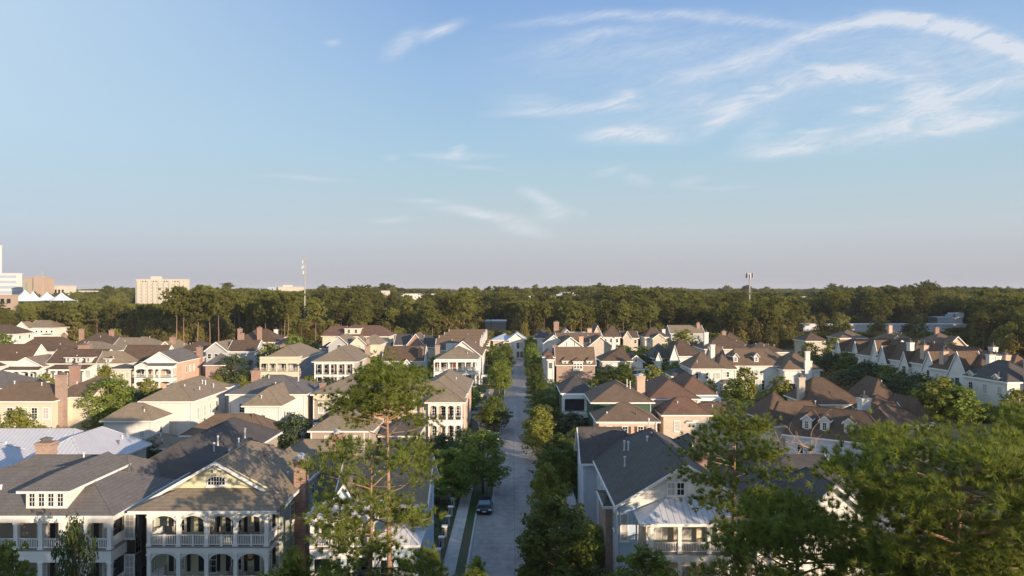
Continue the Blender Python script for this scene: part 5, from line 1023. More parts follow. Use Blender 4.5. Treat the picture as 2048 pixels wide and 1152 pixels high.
# cell masts
def mast(px, Y, top, r0, r1, label, lattice=False):
    e = empty('cell_mast', (gx(px, Y), Y, 0)); tag(e, label, 'mast'); MB().lathe(0, 0, [(r0, 0), (r1, top)], 10).build('pole', 'galv', e)
    if lattice:
        w = 4.6
        for k in range(3): a = 2.1 * k; MB().beam((w / 2 * math.cos(a), w / 2 * math.sin(a), top - 1), (w / 2 * math.cos(a + 2.1), w / 2 * math.sin(a + 2.1), top - 1), .2, .2).build('platform_rail', 'galv', e)
        for k in range(12): a = .52 * k; x, y = w * .62 * math.cos(a), w * .5 * math.sin(a); MB().box(x - .3, x + .3, y - .15, y + .15, top - 2.8 + (k % 3) * .3, top + .6 + (k % 2) * .5).build('antenna', ('pipe', 'iron', 'galv')[k % 3], e); MB().beam((0, 0, top - 1.2), (x, y, top - 1.2), .12, .12).build('arm', 'galv', e)
        b = MB()
        for k in range(14): z = k * top / 14; b.box(r0 + .1, r0 + .5, -.05, .05, z, z + .1)
        b.box(r0 + .45, r0 + .52, -.05, .05, 0, top - 3); b.build('ladder', 'galv', e)
    else:
        for k, (x, z, hh, ww) in enumerate([(-1.2, top - 3.2, 2.2, .5), (1.1, top - 3.0, 2.4, .4), (-.9, top - 6.4, 2.0, .6), (0, top - .2, 1.2, .25), (-1.7, top - 7.0, 1.4, .5), (.8, top - 10, 2.2, 1.1), (-.6, top - 10.2, 2.2, 1.0)]): MB().box(x - ww / 2, x + ww / 2, -.8, -.3, z - hh / 2, z + hh / 2).build('antenna', ('pipe', 'galv')[k % 2], e)
        for z in (top - 2.8, top - 6.2, top - .1): MB().box(-1.9, 1.9, -.25, -.1, z, z + .18).build('crossarm', 'galv', e)
    HOLES.append((gx(px, Y), Y, 5))
mast(609.5, 460, zz(514, 460), .55, .3, 'tall slender pole mast with small antennas, left of centre'); mast(1499, 520, zz(549, 520), .55, .45, 'cell mast with a crown of panel antennas over the right-hand wood', True)
# ================================================================ the wood: nearest trees as things, the rest as one mass
VIEW = [(262, 384, 611, 900, 1), (30, 160, 607, 620, 1), (0, 42, 588, 760, 1), (44, 132, 586, 720, 1), (-20, 40, 622, 470, .8), (748, 900, 618, 640, .85), (1022, 1190, 606, 660, .9), (966, 1016, 662, 430, .95), (1606, 1942, 664, 404, .82), (1868, 1934, 656, 450, 1), (1696, 1728, 634, 560, .8), (1600, 1626, 632, 560, .8), (603, 616, 640, 460, 1), (1494, 1505, 606, 520, .9), (440, 510, 612, 620, .6), (585, 630, 622, 560, .6),
        (640, 700, 610, 620, .6), (550, 600, 584, 1250, 1), (1545, 1630, 597, 900, .9), (150, 205, 586, 1700, 1)]
def in_hole(x, y):
    for t in HOLES:
        if len(t) == 5:
            if abs(x - t[0]) < t[3] and abs(y - t[1]) < t[4]: return True
        elif (x - t[0]) ** 2 + (y - t[1]) ** 2 < t[2] ** 2: return True
    return False
def cap_h(x, y, r):
    px = CX + F * x / y; m = 5 * F / y; c = 99
    for (a, b, yb, Yb, pr) in VIEW:
        if y < Yb + 3 and a - m < px < b + m and r < pr: c = min(c, zz(yb, y))
    return c
PF = [pine(100 + k, 24, 5.2, 20, 6, 12, 1.35, .5, 'pinefar', cf=(.45, .42, .38, .5, .55)[k], trunk_r=.22, shape=('round', 'dome', 'flat', 'dome', 'round')[k], seg=5, bm='redbark', dead=2, padr=1.5) for k in range(5)]
BF = [broadleaf(120 + k, 15, 5.8, 2500, 1.0, 'leaffar', bottom=.1, trunk_r=.3, detail=5, cone=(0, .1, .05, .25)[k]) for k in range(4)]
RF = broadleaf(126, 12, 4.2, 1000, 1.0, 'rustleaf', bottom=.12, trunk_r=.25, detail=5)
rr = random.Random(5); cands = []
for (x, y) in near:
    if in_hole(x, y): continue
    px = CX + F * x / y; back = y - wood_edge(px); r = rr.random(); u = rr.random()
    pineish = u < (.58 if back > 22 else .26) if px > 300 else u < .35
    ht = rr.uniform(19, 26.5) if pineish else rr.uniform(9, 17)
    if back < 8: ht *= .75 if not pineish else .95
    if px > 1900 and back < 60: ht = min(ht, rr.uniform(13, 19))
    if px < 250: ht = min(ht, rr.uniform(13, 21))
    ht *= 1 + .10 * math.sin(x * .031 + 1.3 * math.sin(y * .02)) + .08 * math.sin(y * .043 + x * .012)
    c = cap_h(x, y, r)
    if ht > c: ht = c
    if ht < 5: continue
    cands.append((y, x, y, px, pineish, ht, back))
cands.sort()
lm = [(-400, 'beyond the white houses far left'), (190, 'behind the low hipped roofs at the left'), (300, 'behind the salmon brick house'), (420, 'right of the apartment tower'), (520, 'behind the small blue porch house'), (585, 'around the pole mast'),
      (645, 'behind the big cream house'), (790, 'behind the orange brick gable'), (930, 'behind the stepped terrace'), (1040, 'just right of the end of the street'), (1130, 'behind the metal ridge house'), (1240, 'behind the far cottages'),
      (1340, 'behind the grey-green gabled house'), (1430, 'left of the lattice mast'), (1505, 'right of the lattice mast'), (1600, 'in front of the white-roofed stores'), (1740, 'around the right white-roofed store'), (1860, 'below the white two-level office'), (1940, 'at the right frame edge')]
def where(px):
    s = lm[0][1]
    for a, t in lm:
        if px >= a: s = t
    return s
farpts = {'p': [], 'b': [], 'r': []}; n_ind = {'p': 0, 'b': 0}
inview = lambda px: -60 < px < 2110
extra_pines = [(352, 318, 28.5, 'p'), (368, 326, 28), (395, 322, 29), (420, 335, 28.5), (437, 322, 27), (532, 330, 24), (508, 345, 23), (575, 320, 26), (570, 326, 24.5), (632, 332, 23.5), (655, 470, 27), (690, 440, 26), (725, 430, 26), (745, 450, 26), (1765, 372, 25), (1560, 380, 24), (905, 372, 24), (470, 360, 26)]
used_src = set()
def dep(b): return 'at the wood edge' if b < 12 else 'inside the wood' if b < 28 else 'deep in the wood'
def inst(src, x, y, s, label, cat, group, srcname):
    if id(src) not in used_src and True:
        used_src.add(id(src)); o = src; o.location = (x, y, 0); o.rotation_euler = (0, 0, rr.uniform(0, 6.28)); o.scale = s
    else: o = copy_tree(src, (x, y, 0), rr.uniform(0, 6.28), s)
    tag(o, label, cat, group); return o
for t in extra_pines:
    px, Y, ht = t[:3]; s = ht / 24; src = rr.choice([PF[0], PF[2]]); inst(src, gx(px, Y), Y, (s * .95, s * .95, s), 'tall bare-trunked pine standing out ' + where(px), 'pine tree', 'tall pines of the wood', 'pine_tree'); n_ind['p'] += 1
for (_, x, y, px, pi, ht, back) in cands:
    k = 'p' if pi else 'b'
    if inview(px) and n_ind[k] < (265, 130)[k == 'b'] and back < 90:
        n_ind[k] += 1
        if pi: s = ht / 24; w = rr.uniform(.8, 1.1) * max(s, .8); inst(rr.choice(PF), x, y, (w, w, s), f"{'tall' if ht > 22 else 'short' if ht < 15 else 'mid-height'} {'slim' if w < .9 else 'broad'} pine {dep(back)} {where(px)}", 'pine tree', 'pines of the wood', 'pine_tree')
        else:
            rust = rr.random() < .05; s = ht / (15 if not rust else 12); w = rr.uniform(.65, 1.05) * max(s, .7)
            inst(RF if rust else rr.choice(BF), x, y, (w, w, s), f"{'rust-leaved' if rust else 'bushy green' if ht > 12 else 'low bushy'} tree {dep(back)} {where(px)}", 'tree', 'broadleaf trees of the wood', 'tree')
    else: farpts['p' if pi else ('b' if rr.random() > .04 else 'r')].append((x, y, ht))
for (x, y) in forest_points(frng, 640, 1500, 7.6, True) + forest_points(frng, 1500, 7000, 15, True):
    if in_hole(x, y): continue
    u = rr.random(); k = 'p' if u < .62 else ('b' if u < .965 else 'r'); ht = rr.uniform(17, 26) if k == 'p' else rr.uniform(10, 18)
    big = 1.0 if y < 1500 else 1.25
    ht *= 1.04 + .13 * math.sin(x * .017 + 1.3 * math.sin(y * .011)) + .09 * math.sin(y * .023 + x * .009)
    if rr.random() < .08: ht *= 1.15
    if y > 1500: ht = min(ht * 1.1, 31)
    ht = min(ht, cap_h(x, y, rr.random()))
    if ht > 5: farpts[k].append((x, y, ht))
def scatter(name, pts, protos, h0, label, cat):
    v = np.array([(a, b, 0) for a, b, _ in pts], dtype=np.float32); me = bpy.data.meshes.new(name); me.vertices.add(len(v)); me.vertices.foreach_set('co', v.ravel())
    at = me.attributes.new('size', 'FLOAT_VECTOR', 'POINT'); hs = np.array([p[2] for p in pts]) / h0
    rs = np.random.default_rng(3); w = np.maximum(hs, .75) * rs.uniform(.75, 1.1, len(pts)) * np.where(v[:, 1] > 1500, 2.2, np.where(v[:, 1] > 900, 1.4, 1.05)); at.data.foreach_set('vector', np.stack([w, w, hs], 1).astype(np.float32).ravel())
    o = link(name, me); tag(o, label, cat, kind='stuff')
    pc = bpy.data.collections.new(name + '_kinds')
    for i, p in enumerate(protos):       # joined single-mesh variants, kept out of the scene
        mbv, mbf, mats, off = [], [], [], 0; src = bpy.data.meshes.new('tree_kind'); allv, polys, mi = [], [], []
        for j, ch in enumerate(p.children):
            m_ = ch.data; nv = len(m_.vertices); co = np.empty(nv * 3, dtype=np.float32); m_.vertices.foreach_get('co', co); allv.append(co.reshape(-1, 3))
            polys += [tuple(off + q for q in pl.vertices) for pl in m_.polygons]; mi += [j] * len(m_.polygons); off += nv; src.materials.append(m_.materials[0])
        src.from_pydata(np.concatenate(allv).tolist(), [], polys); src.polygons.foreach_set('material_index', mi); src.update()
        pc.objects.link(bpy.data.objects.new('tree_kind', src))
    ng = bpy.data.node_groups.new(name + '_scatter', 'GeometryNodeTree'); ng.interface.new_socket('Geometry', in_out='INPUT', socket_type='NodeSocketGeometry'); ng.interface.new_socket('Geometry', in_out='OUTPUT', socket_type='NodeSocketGeometry')
    N, L = ng.nodes, ng.links; gi, go = N.new('NodeGroupInput'), N.new('NodeGroupOutput'); ci = N.new('GeometryNodeCollectionInfo'); ci.inputs['Collection'].default_value = pc; ci.inputs['Separate Children'].default_value = True; ci.inputs['Reset Children'].default_value = True
    ip = N.new('GeometryNodeInstanceOnPoints'); ip.inputs['Pick Instance'].default_value = True; ri = N.new('FunctionNodeRandomValue'); ri.data_type = 'INT'; ri.inputs[4].default_value = 0; ri.inputs[5].default_value = len(protos) - 1
    rv = N.new('FunctionNodeRandomValue'); rv.data_type = 'FLOAT_VECTOR'; rv.inputs[0].default_value = (0, 0, 0); rv.inputs[1].default_value = (0, 0, 6.28); na = N.new('GeometryNodeInputNamedAttribute'); na.data_type = 'FLOAT_VECTOR'; na.inputs[0].default_value = 'size'
    L.new(gi.outputs[0], ip.inputs['Points']); L.new(ci.outputs[0], ip.inputs['Instance']); L.new(ri.outputs[2], ip.inputs['Instance Index']); L.new(rv.outputs[0], ip.inputs['Rotation']); L.new(na.outputs[0], ip.inputs['Scale']); L.new(ip.outputs[0], go.inputs[0])
    md = o.modifiers.new('scatter', 'NODES'); md.node_group = ng; return o
scatter('pine_wood', farpts['p'], PF, 24, 'dense pine wood running back to the horizon', 'woodland'); scatter('broadleaf_wood', farpts['b'], BF, 15, 'broadleaf trees mixed through the wood back to the horizon', 'woodland'); scatter('autumn_wood', farpts['r'], [RF], 12, 'scattered rust-coloured trees through the distant wood', 'woodland')
print('WOOD', n_ind, {k: len(v) for k, v in farpts.items()})

# ================================================================ foreground pines
o = pine(1, 22.4, 4.0, 30, 18, 30, .44, .045, cf=.22, trunk_r=.27, shape='dome', lean=-.3, padr=1.1, dead=8, low=[(16.6, .0, 3.2), (17.0, 2.0, 4.3), (16.2, 1.6, 3.4), (15.6, 2.3, 4.6), (17.2, .6, 3.6), (18, 1.9, 4.5), (16.9, 5.4, 3.6), (15.3, 5.0, 2.6)]); put(o, 778, 60, 'tall pine with a rounded crown rising in the middle of the left half', 'pine tree', rz=1.3)
o = pine(2, 16.4, 5.2, 32, 17, 30, .46, .05, cf=.62, br_k=.4, trunk_r=.24, shape='flat', padr=.9, dead=8); put(o, 738, 51.5, 'broad pine in front of the light blue house, lower left of the street', 'pine tree', rz=.4)
o = pine(7, 10.5, 3.4, 15, 17, 28, .44, .05, br_k=.4, cf=.6, trunk_r=.2, shape='round', padr=.9, dead=4); put(o, 850, 46, 'lower pine at the bottom edge beside the garden pillars', 'pine tree', rz=2.4)
o = pine(3, 18.9, 4.5, 30, 16, 30, .44, .05, br_k=.4, cf=.5, trunk_r=.2, shape='round', padr=.95, dead=9); put(o, 1466, 55, 'airy sunlit pine with bare pinkish limbs in front of the navy roof, right', 'pine tree', rz=2.2)
o = pine(4, 14.8, 5.0, 38, 24, 30, .46, .05, br_k=.42, cf=.5, trunk_r=.24, shape='dome', padr=.95, dead=8); put(o, 1600, 44, 'dark green pine at the bottom edge, left of the two biggest pines', 'pine tree', rz=.9)
o = pine(5, 19.9, 6.2, 58, 30, 42, .48, .036, br_k=.5, cf=.46, trunk_r=.3, shape='flat', padr=.95, dead=12, lean=.6); put(o, 1905, 37, 'huge pine with a dense crown filling the lower right, left of its twin', 'pine tree', rz=.2)
o = pine(6, 19.6, 6.0, 44, 30, 42, .48, .036, br_k=.55, cf=.4, trunk_r=.3, shape='flat', padr=.95, dead=10, lean=-.6); put(o, 2150, 46, 'huge pine cut by the right frame edge', 'pine tree', rz=3.4)
o = bare_tree(8, 14.5, 4); put(o, 1662, 82, 'bare dead tree with pale forked limbs in front of the dormer garage', 'dead tree')

# ================================================================ street and garden trees
ST = [broadleaf(200 + k, 10, 3.4, 9500, .34, 'leaf', bottom=.2, cone=(.1, .35, .2)[k]) for k in range(3)]
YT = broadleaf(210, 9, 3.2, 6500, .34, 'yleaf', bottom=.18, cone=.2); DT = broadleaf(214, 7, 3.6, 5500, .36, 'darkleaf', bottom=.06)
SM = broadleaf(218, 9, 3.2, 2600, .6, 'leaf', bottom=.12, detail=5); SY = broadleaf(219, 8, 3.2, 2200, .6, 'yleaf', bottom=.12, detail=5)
first = set()
def tree(src, px, Y, ht, w, label, group=None, cat='tree', h0=None):
    h0 = h0 or {id(YT): 9, id(DT): 7, id(SM): 9, id(SY): 8}.get(id(src), 10); s = ht / h0; w0 = {id(DT): 3.6}.get(id(src), 3.3); sw = w / w0
    if id(src) not in first: first.add(id(src)); o = src
    else: o = copy_tree(src)
    o.location = (gx(px, Y), Y, 0); o.rotation_euler = (0, 0, rr.uniform(0, 6.28)); o.scale = (sw, sw, s); return tag(o, label, cat, group)
G = 'street trees on the right kerb'
for i, (px, Y, ht, w, k) in enumerate([(1112, 63, 9.2, 4.3, 0), (1095, 77, 8.8, 2.6, 1), (1105, 90, 7.8, 3.2, 2), (1118, 99, 7.6, 3.6, 0), (1078, 116, 8.8, 3.6, 1), (1090, 131, 6.6, 4.2, 2), (1082, 150, 6.4, 4.0, 0), (1072, 172, 7.4, 3.6, 1), (1070, 195, 7.6, 3.4, 2), (1068, 218, 8, 3.4, 0), (1064, 240, 8.2, 3.6, 1), (1063, 262, 8.6, 3.4, 2), (1062, 285, 9.4, 3.4, 0)]):
    tree(YT if i in (1, 4) else ST[k], px, Y, ht, w, ['big leafy street tree nearest the camera on the right kerb', 'slim yellow-topped street tree, second on the right kerb', 'dark round street tree, third on the right kerb', 'dark round street tree, fourth on the right kerb', 'bright yellow-green street tree left of the brick wing', 'wide dark street tree left of the green house', 'round street tree just beyond the green house', 'leafy street tree left of the three-dormer house', 'leafy street tree by the tall narrow white wing', 'street tree beside the stacked white gables', 'third street tree from the far end on the right kerb', 'second street tree from the far end on the right kerb', 'last street tree on the right kerb by the street end'][i], G)
G = 'street trees on the left kerb'
for i, (px, Y, ht, w, k) in enumerate([(966, 97, 8.6, 4.1, 2), (988, 139.5, 7.0, 4.3, 1), (998, 189, 9.0, 4.2, 0), (1002, 212, 9.4, 4.0, 1), (1008, 238, 9.0, 4.2, 2), (1012, 262, 8.4, 3.4, 0)]):
    tree(ST[k], px, Y, ht, w, ['round leafy street tree behind the parked car on the left kerb', 'round street tree at the side street corner on the left', 'bright street tree beyond the side street on the left kerb', 'street tree opposite the white corner house, second beyond the side street', 'street tree beside the stepped terrace, third beyond the side street', 'last street tree on the left kerb before the street end'][i], G)
for (s, px, Y, ht, w, lab) in [
    (ST[1], 905, 92, 7.2, 4.0, 'leafy garden tree left of the street tree behind the parked car'), (DT, 880, 104, 6.5, 3.6, 'dark garden tree in front of the peach brick porch'), (DT, 930, 113, 5.5, 3.2, 'dark bush-like tree right of the peach brick porch'), (ST[2], 216, 133, 11.4, 6.0, 'big round dark tree in the alley between the cream and white houses'),
    (YT, 34, 97, 11.4, 4.8, 'sunlit yellow-green tree in front of the cream house, left edge'), (YT, 82, 98, 9.0, 3.0, 'smaller sunlit yellow-green tree beside the cream house wall'), (YT, 158, 99, 7.6, 1.8, 'small yellow-green tree top behind the metal roofs'), (YT, 212, 163, 10.5, 4.0, 'sunlit treetop behind the big round alley tree'),
    (DT, 590, 112, 8.0, 4.4, 'dark tree between the low white and low taupe buildings'), (DT, 150, 54, 10.2, 1.7, 'dark conical evergreen in front of the lavender-white porch, bottom left'), (ST[0], 14, 47, 11.0, 2.2, 'green treetop at the bottom left corner'), (YT, 402, 47.5, 8.2, 2.2, 'yellow-green treetop in front of the arched lower porch'),
    (ST[1], 585, 50, 9.5, 2.6, 'leafy tree right of the arched porch house, bottom edge'), (ST[2], 650, 45, 9.8, 3.0, 'leafy tree at the bottom edge under the broad pine'), (ST[0], 1290, 52, 8.8, 3.4, 'leafy tree in front of the blue-white house, bottom edge'), (YT, 1385, 50, 7.2, 2.6, 'yellow-green tree under the railed balcony, bottom edge'),
    (ST[1], 955, 60, 5.2, 1.3, 'small street tree by the lamp post at the bottom edge'), (DT, 1150, 102, 7.4, 3.8, 'dark garden tree beside the brown mulch path, right of the street'), (DT, 1140, 128, 5.5, 4.0, 'dark shrubby tree in front of the green house'), (ST[2], 1180, 70, 4.5, 2.6, 'dark low tree in the side garden left of the blue-white house'), (DT, 1195, 60, 4.0, 2.6, 'dark low tree at the foot of the blue-white house'),
    (YT, 434, 176, 6.8, 2.7, 'left round sunlit garden tree behind the long white house'), (YT, 484, 176, 6.6, 2.6, 'right round sunlit garden tree behind the long white house'), (DT, 470, 205, 9.0, 5.6, 'dark leafy tree left of the cream glazed-porch house'), (SY, 540, 222, 11.5, 5.2, 'sunlit tree above the roof of the cream glazed-porch house'), (SY, 536, 188, 5.5, 2.8, 'small palm-like tree before the cream glazed porch'), (SY, 618, 184, 5.6, 3.0, 'small feathery tree between the two porch houses'),
    (SY, 684, 180, 4.8, 3.4, 'feathery shrub tree before the columned porch'), (SM, 745, 215, 7.6, 5.0, 'dark tree right of the columned porch house'), (SY, 92, 175, 7.4, 3.4, 'small sunlit tree beside the arched pediment house, left'), (SY, 5, 172, 6, 3.0, 'yellow-green tree at the left edge beside the pediment house'), (SM, 5, 275, 11, 5.4, 'bright green tree at the left edge below the white gabled house'), (SY, 296, 172, 6.6, 2.6, 'sunlit tree in front of the arched balcony of the salmon brick house'),
    (SM, 240, 172, 5.8, 3.4, 'tree at the foot of the white portico house'), (SY, 158, 296, 8.0, 4.6, 'green trees in front of the white house with three square windows'), (SY, 232, 290, 12, 4.0, 'sunlit conical pine-like tree beside the upper left brick chimney'), (SY, 262, 285, 8.5, 4.2, 'brownish round tree right of the upper left brick chimney'), (SY, 350, 305, 6.5, 4.6, 'round green tree below the two bare pine trunks'),
    (SM, 988, 250, 8.4, 5.4, 'dark trees in front of the street-end house'), (SM, 940, 165, 5.0, 3.6, 'dark garden tree behind the brick garden wall'), (SY, 905, 186, 4.6, 3.0, 'small sunlit tree before the canted porch'), (SM, 835, 232, 8.0, 4.6, 'leafy tree right of the orange brick chimney house'),
    (SY, 1210, 176, 8.0, 5.0, 'sunlit garden tree between the three-dormer house and the trellis'), (SM, 1248, 172, 10.0, 5.2, 'tall dark green tree left of the trellis'), (SY, 1305, 182, 8.6, 4.6, 'sunlit tree over the right end of the trellis'), (SY, 1135, 168, 5.4, 4.2, 'low sunlit tree below the three dormers'), (SY, 1175, 165, 5.0, 4.0, 'second low sunlit tree below the three dormers'), (SY, 1232, 162, 6.5, 4.0, 'bushy tree right behind the green house roof'),
    (SY, 1368, 285, 12.0, 8.0, 'big sunlit willow-like tree hiding the grey-green gabled house'), (SY, 1432, 290, 10.5, 6.0, 'second sunlit round tree right of the willow-like tree'), (SY, 1490, 180, 8.4, 3.4, 'bright slim tree in front of the mansion recess'), (SM, 1470, 178, 5.5, 4.2, 'leafy shrub tree at the foot of the mansion'), (SY, 1562, 182, 5.8, 3.2, 'bright tree before the right wing of the mansion'), (SY, 1418, 184, 4.4, 2.6, 'small sunlit tree before the mansion shutters'),
    (SY, 1618, 262, 8.6, 4.4, 'bright green tree above the brown garden, right of the mansion'), (SY, 1668, 285, 9.0, 5.0, 'tall bright tree left of the far townhouse row'), (SM, 1690, 232, 7.6, 6.0, 'round clipped dark tree in front of the slim white gables'), (SM, 1660, 240, 5.5, 5.4, 'round dark shrub tree at the left foot of the far row'), (SM, 1760, 205, 5.8, 8.0, 'spreading dark tree bank below the steep gables'), (SM, 1720, 215, 5.0, 7.0, 'dark hedge-like tree left of the spreading bank'),
    (SM, 1815, 185, 5.0, 7.0, 'spreading dark tree left of the sunlit leafy tree, right'), (SY, 1880, 152, 9.2, 6.0, 'sunlit leafy tree in front of the white townhouses, right'), (SM, 1922, 148, 7.6, 5.0, 'leafy tree right of the sunlit one before the white townhouses'), (SM, 1838, 160, 6.4, 5.0, 'leafy tree left of the sunlit one before the white townhouses'), (DT, 1975, 150, 3.6, 3.6, 'dark shrub tree at the foot of the navy-roofed townhouse'), (SY, 2035, 146, 7.4, 4.0, 'thin grey-green tree at the right edge before the cream wall'),
    (SY, 1905, 262, 8.6, 4.6, 'small tree before the crossed-gable cottage'), (DT, 1546, 104, 3.6, 1.5, 'clipped dark evergreen by the garage court'), (DT, 1572, 98, 3.0, 2.6, 'dark round shrub by the garage court'), (SM, 1240, 268, 7.0, 8.0, 'dark tree bank in front of the far cottages'), (SM, 1290, 262, 7.0, 8.0, 'second dark tree bank in front of the far cottages'), (SM, 1330, 250, 8.0, 7.0, 'dark tree bank left of the navy terrace'), (DT, 1140, 150, 8.0, 5.0, 'tall dark tree between the street trees and the green house'),
    (SM, 620, 262, 9.0, 6.0, 'dark tree behind the cream glazed-porch house'), (SM, 590, 270, 11.0, 6.0, 'tall dark tree at the wood edge left of the gabled pair'), (DT, 345, 150, 7, 4, 'dark tree in shade left of the long white house'), (DT, 262, 152, 6.5, 4, 'dark tree at the corner of the long white house'), (DT, 290, 110, 4.4, 4.4, 'shrubby tree over the little tan-roofed garage'), (YT, 1150, 107, 6.6, 2.6, 'reddish-topped tree by the mulch path')]:
    tree(s, px, Y, ht, w, lab)
for (px, Y, ht, w, lab) in [(1891, 157, 8.0, 5.4, 'below the nearest navy-roofed townhouse'), (1838, 172, 7.6, 5.4, 'below the tall-gabled townhouse'), (1782, 187, 7.8, 5.6, 'below the third townhouse of the row'), (1733, 202, 7.4, 5.6, 'below the fourth townhouse of the row'), (1697, 217, 7.4, 5.4, 'below the fifth townhouse of the row'), (1657, 234, 7.0, 5.6, 'below the last townhouse of the row'), (1760, 180, 5.4, 6, 'on the slope left of the third townhouse'), (1705, 198, 5.2, 6, 'on the slope left of the fourth townhouse')]:
    tree(SM if Y % 2 else DT, px, Y, ht, w, 'dark leafy tree of the bank ' + lab)
STRIP = ['below the pediment house at the left', 'left of the nearer brick chimney pair', 'right behind the cream house gable', 'below the three-dormer house', 'between the three-dormer and portico houses', 'below the white portico', 'behind the big round alley tree', 'below the arched brick house balcony', 'behind the small white chimney',
    'behind the ridge of the long white house', 'left of the two round sunlit garden trees', 'between the two round sunlit garden trees', 'behind the white L-shaped house', 'below the cream glazed porch, left part', 'below the cream glazed porch, right part', 'between the two porch houses, lower one', 'below the columned porch']
GAPS = ['left of the columned porch', 'below the columned porch, right part', 'left behind the tall central pine', 'right behind the tall central pine', 'left of the white corner house', 'below the grey-blue gable', 'below the cream gabled house chimney', 'left of the orange brick chimney', 'behind the tall narrow white wing', 'behind the three-dormer house', 'right of the three-dormer house',
    'left of the small white chimney, right of the street', 'right of the small white chimney', 'below the dark cottage roof', 'below the navy terrace gables', 'right of the navy terrace gables', 'behind the mansion shutters', 'left of the trellis, in the dark']
for i, px in enumerate(range(60, 640, 36)):
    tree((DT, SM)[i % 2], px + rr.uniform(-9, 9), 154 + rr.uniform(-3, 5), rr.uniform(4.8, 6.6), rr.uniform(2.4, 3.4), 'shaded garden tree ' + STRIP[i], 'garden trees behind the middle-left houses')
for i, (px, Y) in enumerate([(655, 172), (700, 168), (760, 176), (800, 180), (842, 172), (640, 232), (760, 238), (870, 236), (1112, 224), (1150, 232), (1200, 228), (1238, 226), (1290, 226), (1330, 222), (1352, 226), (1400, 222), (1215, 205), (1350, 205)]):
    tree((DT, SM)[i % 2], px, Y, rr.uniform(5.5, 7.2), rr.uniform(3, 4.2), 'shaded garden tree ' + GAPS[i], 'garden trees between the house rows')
# brown garden and hedges on the right; ground cover of the yards
gm = broadleaf
rb = np.random.default_rng(9)
def cover(name, x0, x1, y0, y1, n, h, size, m, label, cat):
    p = np.stack([rb.uniform(x0, x1, n), rb.uniform(y0, y1, n), np.abs(rb.normal(0, h * .5, n))], 1); p[:, 2] *= .5 + .8 * np.abs(np.sin(p[:, 0] * .7) * np.cos(p[:, 1] * .6)); p = p[[not ((-8.2 < x < 8.6 and name) or (157 < y < 181 and x < 0) or (-80 < x < -65 and y > 60) or (37 < x < 61 and y < 140)) for x, y, z in p]]; v, f = leaves(rb, p, np.tile([0, 0, 1.], (len(p), 1)), size); return tag(link(name, np_mesh(name, v, f, m)), label, cat, kind='stuff')
cover('undergrowth', 72, 112, 168, 235, 26000, 3.2, .7, 'rustleaf', 'brownish overgrown garden right of the mansion', 'undergrowth'); cover('undergrowth', 68, 120, 160, 240, 16000, 2.8, .7, 'leaf', 'green undergrowth round the brownish garden', 'undergrowth')
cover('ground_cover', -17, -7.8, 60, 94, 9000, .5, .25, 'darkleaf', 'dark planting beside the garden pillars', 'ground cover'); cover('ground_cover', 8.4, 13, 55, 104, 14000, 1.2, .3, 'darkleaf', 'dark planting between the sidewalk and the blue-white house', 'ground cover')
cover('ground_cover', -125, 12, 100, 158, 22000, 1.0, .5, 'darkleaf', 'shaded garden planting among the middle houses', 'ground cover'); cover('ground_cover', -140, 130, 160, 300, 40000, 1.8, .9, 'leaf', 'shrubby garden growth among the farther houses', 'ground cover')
# clear the road corridor is handled by the x-ranges above
for i in range(9): Yb = 60 + i * 3.9; o = bush(300 + i, rr.uniform(1.2, 2), rr.uniform(.8, 1.3), 500, .2); o.location = (-9.2 + K * Yb + rr.uniform(-.4, .2) - .9, Yb, 0); tag(o, 'low dark shrub behind the row of garden pillars', 'shrub', 'shrubs behind the garden pillars')
# unseen trees added to throw shade on front houses, street and right-hand roofs
for i, (x, Y, ht, w) in enumerate([(-10, 13, 20, 5.4), (-3, 10, 21.2, 5.6), (4, 10, 21.3, 5.6), (10, 8, 21.8, 5.6), (-17, 15, 18.5, 4.8), (14, 11, 21, 5.4), (19, 10, 21, 5.4), (24, 11, 20.5, 5.4), (29, 10, 20.5, 5.4), (37, 14, 16.5, 5), (12, -1, 24, 6), (19, -2, 24.5, 6.2), (26, 0, 24, 6.2), (33, -2, 23, 6.2), (40, 0, 21.5, 6), (-3, 20, 17, 4.6), (8, 20, 16.5, 4.6), (46, 20, 15, 5), (44, 34, 13, 4), (34, 40, 12, 5), (90, 84, 19, 6), (98, 95, 20, 6), (86, 98, 17, 5), (108, 104, 20, 6), (82, 74, 18, 6), (96, 70, 20, 6), (74, 84, 15, 4.5)]):
    o = copy_tree(ST[i % 3], (x, Y, 0), i * 1.1, (w / 3.3, w / 3.3, ht / 10)); tag(o, 'leafy tree added outside the frame to shade the right-hand roofs' if Y > 50 else 'leafy tree added near the viewpoint for its shade, out of the frame', 'tree', 'unseen trees added for shade')
